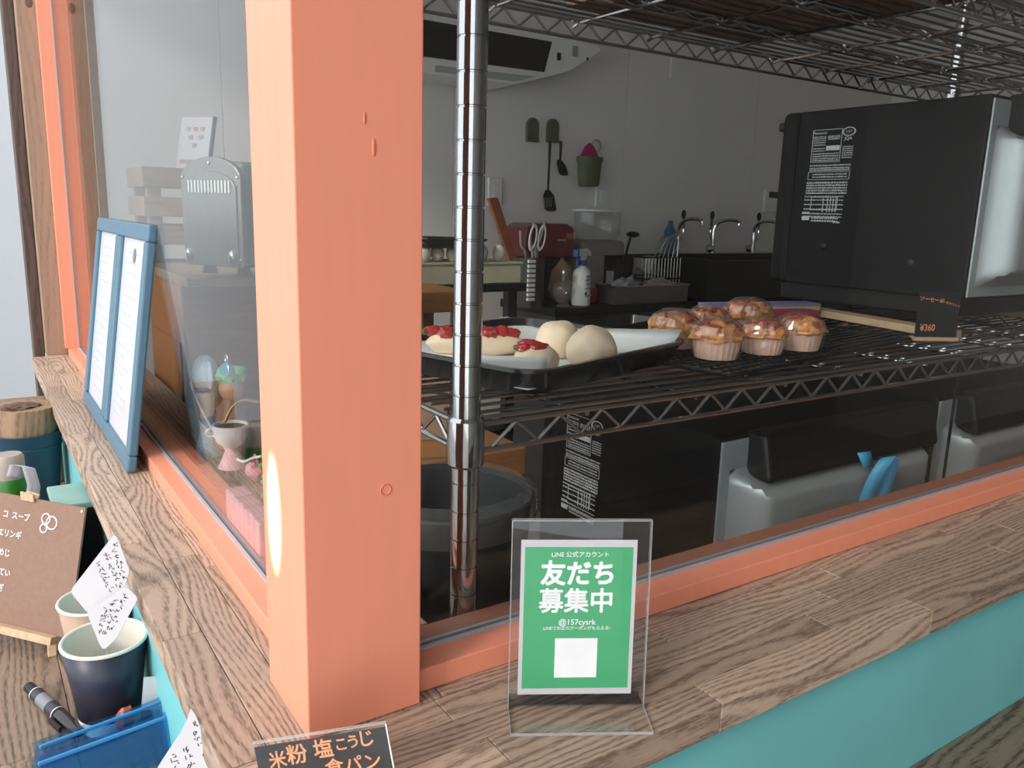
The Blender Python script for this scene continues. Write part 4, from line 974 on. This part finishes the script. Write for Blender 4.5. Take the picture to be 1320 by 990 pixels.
# things on the bench
sb = thing('spray_bottle', 'white spray bottle with blue nozzle on the black bench', 'spray bottle', (1.995, 2.21, .0005), R(20))
SW = mat('bottle_white', (.74, .76, .78), .4); SBL = mat('spray_blue', (.02, .08, .34), .4)
MB().lathe([(0, 0), (.038, 0), (.040, .006), (.039, .125), (.034, .145), (.018, .158), (.0165, .168), (0, .168)], 24).build('bottle', SW, sb, smooth=True)
MB().lathe([(.0195, .166), (.0195, .188), (0, .188)], 20).build('collar', SBL, sb, smooth=True)
MB().prism([(-.045, -.011, .21), (-.03, -.011, .232), (.03, -.011, .236), (.052, -.011, .222), (.058, -.011, .205), (.02, -.011, .208), (.016, -.011, .188), (-.016, -.011, .188), (-.02, -.011, .205)], (0, .022, 0)).build('head', SW, sb, bevel=.004)
MB().box(-.058, -.012, .205, -.044, .012, .234).build('nozzle', SBL, sb, bevel=.002)
MB().prism([(-.024, -.006, .205), (-.034, -.006, .205), (-.048, -.006, .165), (-.040, -.006, .162)], (0, .012, 0)).build('trigger', SBL, sb, bevel=.001)
for z, w2_ in ((.12, .05), (.105, .056), (.088, .05), (.07, .056), (.04, .052)): MB().box(-w2_/2, -.0405, z, w2_/2, -.034, z+.006).build('label_line', mat('label_grey', (.30, .34, .44), .5), sb)
MB().blob((-.022, -.036, .052), (.008, .004, .007), 12, 8).build('label_dot', SBL, sb)
ccd = thing('utensil_caddy', 'steel caddy with white slotted strip holding tongs and scissors', 'caddy', (1.745, 2.25, .0375)); ccd.location.z = .0005
MB().lathe([(0, 0), (.068, 0), (.068, .20), (.064, .20), (.064, .006), (0, .006)], 8, rot=R(22)).build('caddy', mat('dark_steel', (.10, .10, .095), .35, .7), ccd)
for i in range(9): MB().box(-.050, -.076, .03+i*.019, -.016, -.066, .042+i*.019).build('white_slot', WHITE, ccd)
for i, (x, y, l, tx, ty) in enumerate(((.02, 0, .33, .0, .02), (.035, .01, .34, .05, 0), (.0, .02, .30, -.03, .01))):
    t = MB().tube(spl([(x, y, .02), (x, y, .2), (x+tx*.6, y+ty, l*.8), (x+tx, y, l)]), .005, 6).build('kitchen_tool', STEEL, smooth=True, loc=(1.745, 2.25, .0065)); tag(t, ('tall steel tongs in the utensil caddy', 'steel whisk handle leaning right in the caddy', 'steel spoon leaning left in the caddy')[i], 'utensil')
t = thing('scissors', 'white handled scissors sticking out of the utensil caddy', 'scissors', (1.775, 2.235, .19))
for s in (-1, 1):
    r_ = MB().ring((0, 0, 0), .03, .0045, 20, 8, 'y'); r_.v = [(x*.55+s*.022+z*.25, y, z*1.6+.09) for x, y, z in r_.v]; r_.build('handle', WHITE, t, smooth=True)
MB().box(-.006, -.002, -.12, .006, .002, .045).build('blade', STEEL, t)
jr = thing('glass_cruet', 'small round glass cruet between the caddy and the spray bottle', 'jar', (1.885, 2.19, .0005))
MB().lathe([(0, 0), (.03, 0), (.02, .012), (.044, .045), (.048, .07), (.038, .098), (.016, .112), (.012, .13), (.017, .137), (.010, .15), (0, .156)], 24).build('glass', CLEARP, jr, smooth=True)
MB().lathe([(0, .13), (.012, .13), (.014, .14), (.007, .155), (0, .16)], 16).build('stopper', STEEL, jr, smooth=True)
cm = thing('coffee_machine', 'red coffee machine with wide rounded top at the back wall', 'coffee machine', (1.92, 2.43, .0005))
RED = mat('machine_red', (.16, .012, .022), .3, coat=.4)
MB().prism([(-.135, -.09, .19), (.125, -.09, .19), (.128, -.09, .315), (.09, -.09, .335), (-.08, -.09, .335), (-.125, -.09, .315)], (0, .18, 0)).build('head', RED, cm, bevel=.008)
MB().box(-.11, -.02, 0, .11, .088, .19).build('column', BLACKP, cm, bevel=.004); MB().box(-.12, -.09, 0, .12, .088, .02).build('base', BLACKP, cm, bevel=.003)
MB().box(.085, -.094, .275, .12, -.0905, .295).build('badge', mat('orange_badge', (.5, .14, .02), .4), cm); MB().box(.035, -.094, .262, .082, -.0905, .270).build('nameplate', STEEL, cm)
pbx = MB().blob((0, 0, .09), (.06, .035, .092), 16, 12, .2, 20, -.089).build('paper_bag', mat('kraft_paper', (.26, .17, .10), .8), smooth=True, loc=(1.95, 2.29, .0015)); tag(pbx, 'brown paper bag standing before the red machine', 'bag')
rpo = thing('rolling_pin', 'reddish wooden rod leaning against the wall by the caddy', 'rolling pin', (1.602, 2.322, .0005))
MB().hexa([(.175, 0, .0), (.215, 0, .0), (.215, .02, .0), (.175, .02, .0)], [(.0, .015, .43), (.045, .015, .435), (.045, .035, .435), (.0, .035, .43)]).build('rod', mat('red_wood', (.34, .10, .04), .5, var=.12, scale=30), rpo, bevel=.004)
gd = thing('drink_dispenser', 'beige dispenser with clear glass bowl and flat lid', 'dispenser', (2.23, 2.41, .0005))
BEI = mat('beige_plastic', (.24, .21, .19), .45)
MB().box(-.125, -.06, 0, .13, .09, .265).build('body', BEI, gd, bevel=.025, seg=3); MB().box(.0, -.066, .05, .11, -.058, .20).build('front_recess', BLACKP, gd, bevel=.003)
MB().box(.012, -.069, .07, .055, -.0665, .13).build('note', mat('pale_note', (.40, .42, .48), .6), gd)
MB().lathe([(.10, .262), (.112, .30), (.118, .36), (.112, .392), (.10, .395)], 28, sy=.75, caps=False).build('bowl', CLEARP, gd, smooth=True)
MB().lathe([(0, .392), (.128, .392), (.130, .400), (.06, .404), (.04, .412), (0, .412)], 28, sy=.75).build('lid', WHITE, gd, smooth=True)
rc = MB().lathe([(0, 0), (.030, 0), (.033, .055), (.026, .062), (0, .062)], 18).build('red_tin', mat('red_tin', (.35, .01, .02), .4), smooth=True, loc=(2.098, 2.275, .0005)); tag(rc, 'small red tin right of the spray bottle', 'tin')
sty = thing('steel_tray', 'deep steel tray on the bench right of the spray bottle', 'tray', (2.36, 2.225, .0005))
for a in ((-.22, -.065, .0, .22, -.06, .075), (-.22, .06, 0, .22, .065, .075), (-.22, -.0595, 0, -.215, .0595, .075), (.215, -.0595, 0, .22, .0595, .075), (-.214, -.0595, 0, .214, .0595, .004)): MB().box(*a).build('side', mat('dull_steel', (.17, .16, .16), .4, .7), sty)
MB().tube([(-.223, -.068, .076), (.223, -.068, .076), (.223, .068, .076), (-.223, .068, .076)], .004, 6, True).build('rim', STEEL, sty)
cg = 'cloths in the steel tray'
for x, s_, c_, lab in ((-.11, (.075, .04, .055), (.26, .28, .32), 'crumpled blue grey cloth in the steel tray'), (.10, (.09, .045, .042), (.34, .27, .28), 'crumpled pale pink cloth in the steel tray')):
    t = MB().blob((0, 0, .05), s_, 24, 14, .5, 28, -.044, x*10).build('cloth', mat('cloth_%d' % int(c_[0]*100), c_, .8), loc=(2.36+x, 2.225, .0065), smooth=True); tag(t, lab, 'cloth', cg)
uh = thing('utensil_holder', 'black cup shaped utensil holder beside the beige dispenser', 'holder', (2.413, 2.42, .0005))
MB().lathe([(0, 0), (.038, 0), (.045, .20), (.040, .20), (.034, .006), (0, .006)], 20).build('cup', BLACKP, uh, smooth=True)
ld = thing('ladle', 'black ladle standing in the utensil holder', 'ladle', (2.413, 2.42, .0075)); MB().tube([(0, 0, .0), (.01, 0, .2), (.03, 0, .27)], .006, 8).build('handle', BLACKP, ld); MB().blob((.045, 0, .285), (.036, .025, .014), 14, 8).build('bowl', BLACKP, ld, smooth=True)
dr = thing('dish_rack', 'black wire dish rack holding clear glassware', 'dish rack', (2.66, 2.40, .0005))
mb = MB()
for z in (.09, .19): mb.tube([(-.20, -.08, z), (.02, -.08, z), (.02, .12, z), (-.20, .12, z)], .005, 6, True)
mb.build('rim', BLACKP, dr)
mb = MB()
for i in range(12): mb.cyl((-.20+i*.02, -.08, 0), (-.20+i*.02, -.08, .19), .0022, n=5); mb.cyl((-.20+i*.02, .12, 0), (-.20+i*.02, .12, .19), .0022, n=5)
mb.build('wires', STEEL, dr)['kind'] = 'stuff'
mb = MB()
for i in range(6): mb.tube(spl([(-.16+i*.03, -.085, .19), (-.10+i*.02, -.08, .27), (.02, -.07, .31)]), .002, 5)
mb.build('plate_holder', STEEL, dr)
for i, (x, z, s_) in enumerate(((-.17, .06, .8), (-.06, .07, .85), (-.02, .20, .9))):
    t = MB().lathe([(.0, 0), (.032*s_, 0), (.045*s_, .09*s_), (.043*s_, .09*s_), (.03*s_, .004), (0, .004)], 20).build('drinking_glass', CLEARP, smooth=True, loc=(2.66+x, 2.42, z)); t.rotation_euler = (R(15), R(25), 0); tag(t, ('clear glass at the left in the dish rack', 'clear glass in the middle of the dish rack', 'clear glass on top of the dish rack near the faucet')[i], 'glass', 'glasses in the dish rack')
bs = MB().lathe([(0, 0), (.03, 0), (.03, .11), (.012, .14), (.012, .16), (0, .16)], 16).build('dish_soap', mat('soap_blue', (.02, .16, .28), .3), smooth=True, loc=(2.735, 2.46, .2005)); tag(bs, 'blue soap bottle by the first faucet', 'bottle')
# near-left bench: pan on egg box, stool
nb = thing('side_table', 'dark side table under the egg box left of the bench', 'table', (1.25, 1.78, -.95))
MB().box(-.45, -.12, 1.08, .08, .25, 1.105).build('top', BLACKM, nb, bevel=.003)
for x in (-.42, .03):
    for y in (-.09, .21): MB().box(x, y, 0, x+.035, y+.03, 1.08).build('leg', BLACKP, nb)
MB().box(-.40, -.10, .60, .06, .22, .62).build('lower_shelf', BLACKM, nb)
eb = thing('egg_box', 'cream coloured flat carton with eggs on top', 'box', (1.12, 1.76, .156))
CRM = mat('cream_card', (.50, .47, .34), .6)
MB().box(-.26, -.08, 0, .20, .10, .062).build('carton', CRM, eb, bevel=.002); MB().box(-.265, -.085, .060, .205, .105, .066).build('lid', CRM, eb, bevel=.001)
EGG = mat('egg_shell', (.62, .57, .50), .5)
for i, x in enumerate((-.14, -.09, -.04, .07, .13)):
    t = MB().blob((0, 0, .022), (.022, .022, .027), 16, 10).build('egg', EGG, smooth=True, loc=(1.13+x, 1.72+.01*(i % 2), .2265)); tag(t, ('leftmost egg on the cream carton beside the orange post', 'second egg from the left on the cream carton', 'egg just left of the chrome pole on the cream carton', 'egg just right of the chrome pole on the cream carton', 'rightmost egg on the cream carton')[i], 'egg', 'eggs on the cream carton')
fpn = thing('frying_pan', 'black frying pan resting above the eggs', 'pan', (1.07, 1.80, .27))
MB().lathe([(0, 0), (.13, 0), (.165, .022), (.168, .022), (.134, -.004), (0, -.004)], 30).build('pan', BLACKP, fpn, smooth=True); MB().lathe([(0, 0), (.02, 0), (.018, .016), (0, .018)], 14, (-.10, -.10, .01)).build('knob', STEEL, fpn, smooth=True)
sto = thing('wooden_stool', 'orange brown wooden stool behind the dough tray', 'stool', (.85, 1.52, -.95))
MB().box(-.16, -.12, 1.06, .12, .12, 1.115).build('seat', OBROWN, sto, bevel=.003)
for x in (-.15, .075):
    for y in (-.11, .08): MB().box(x, y, 0, x+.035, y+.03, 1.06).build('leg', OBROWN, sto)
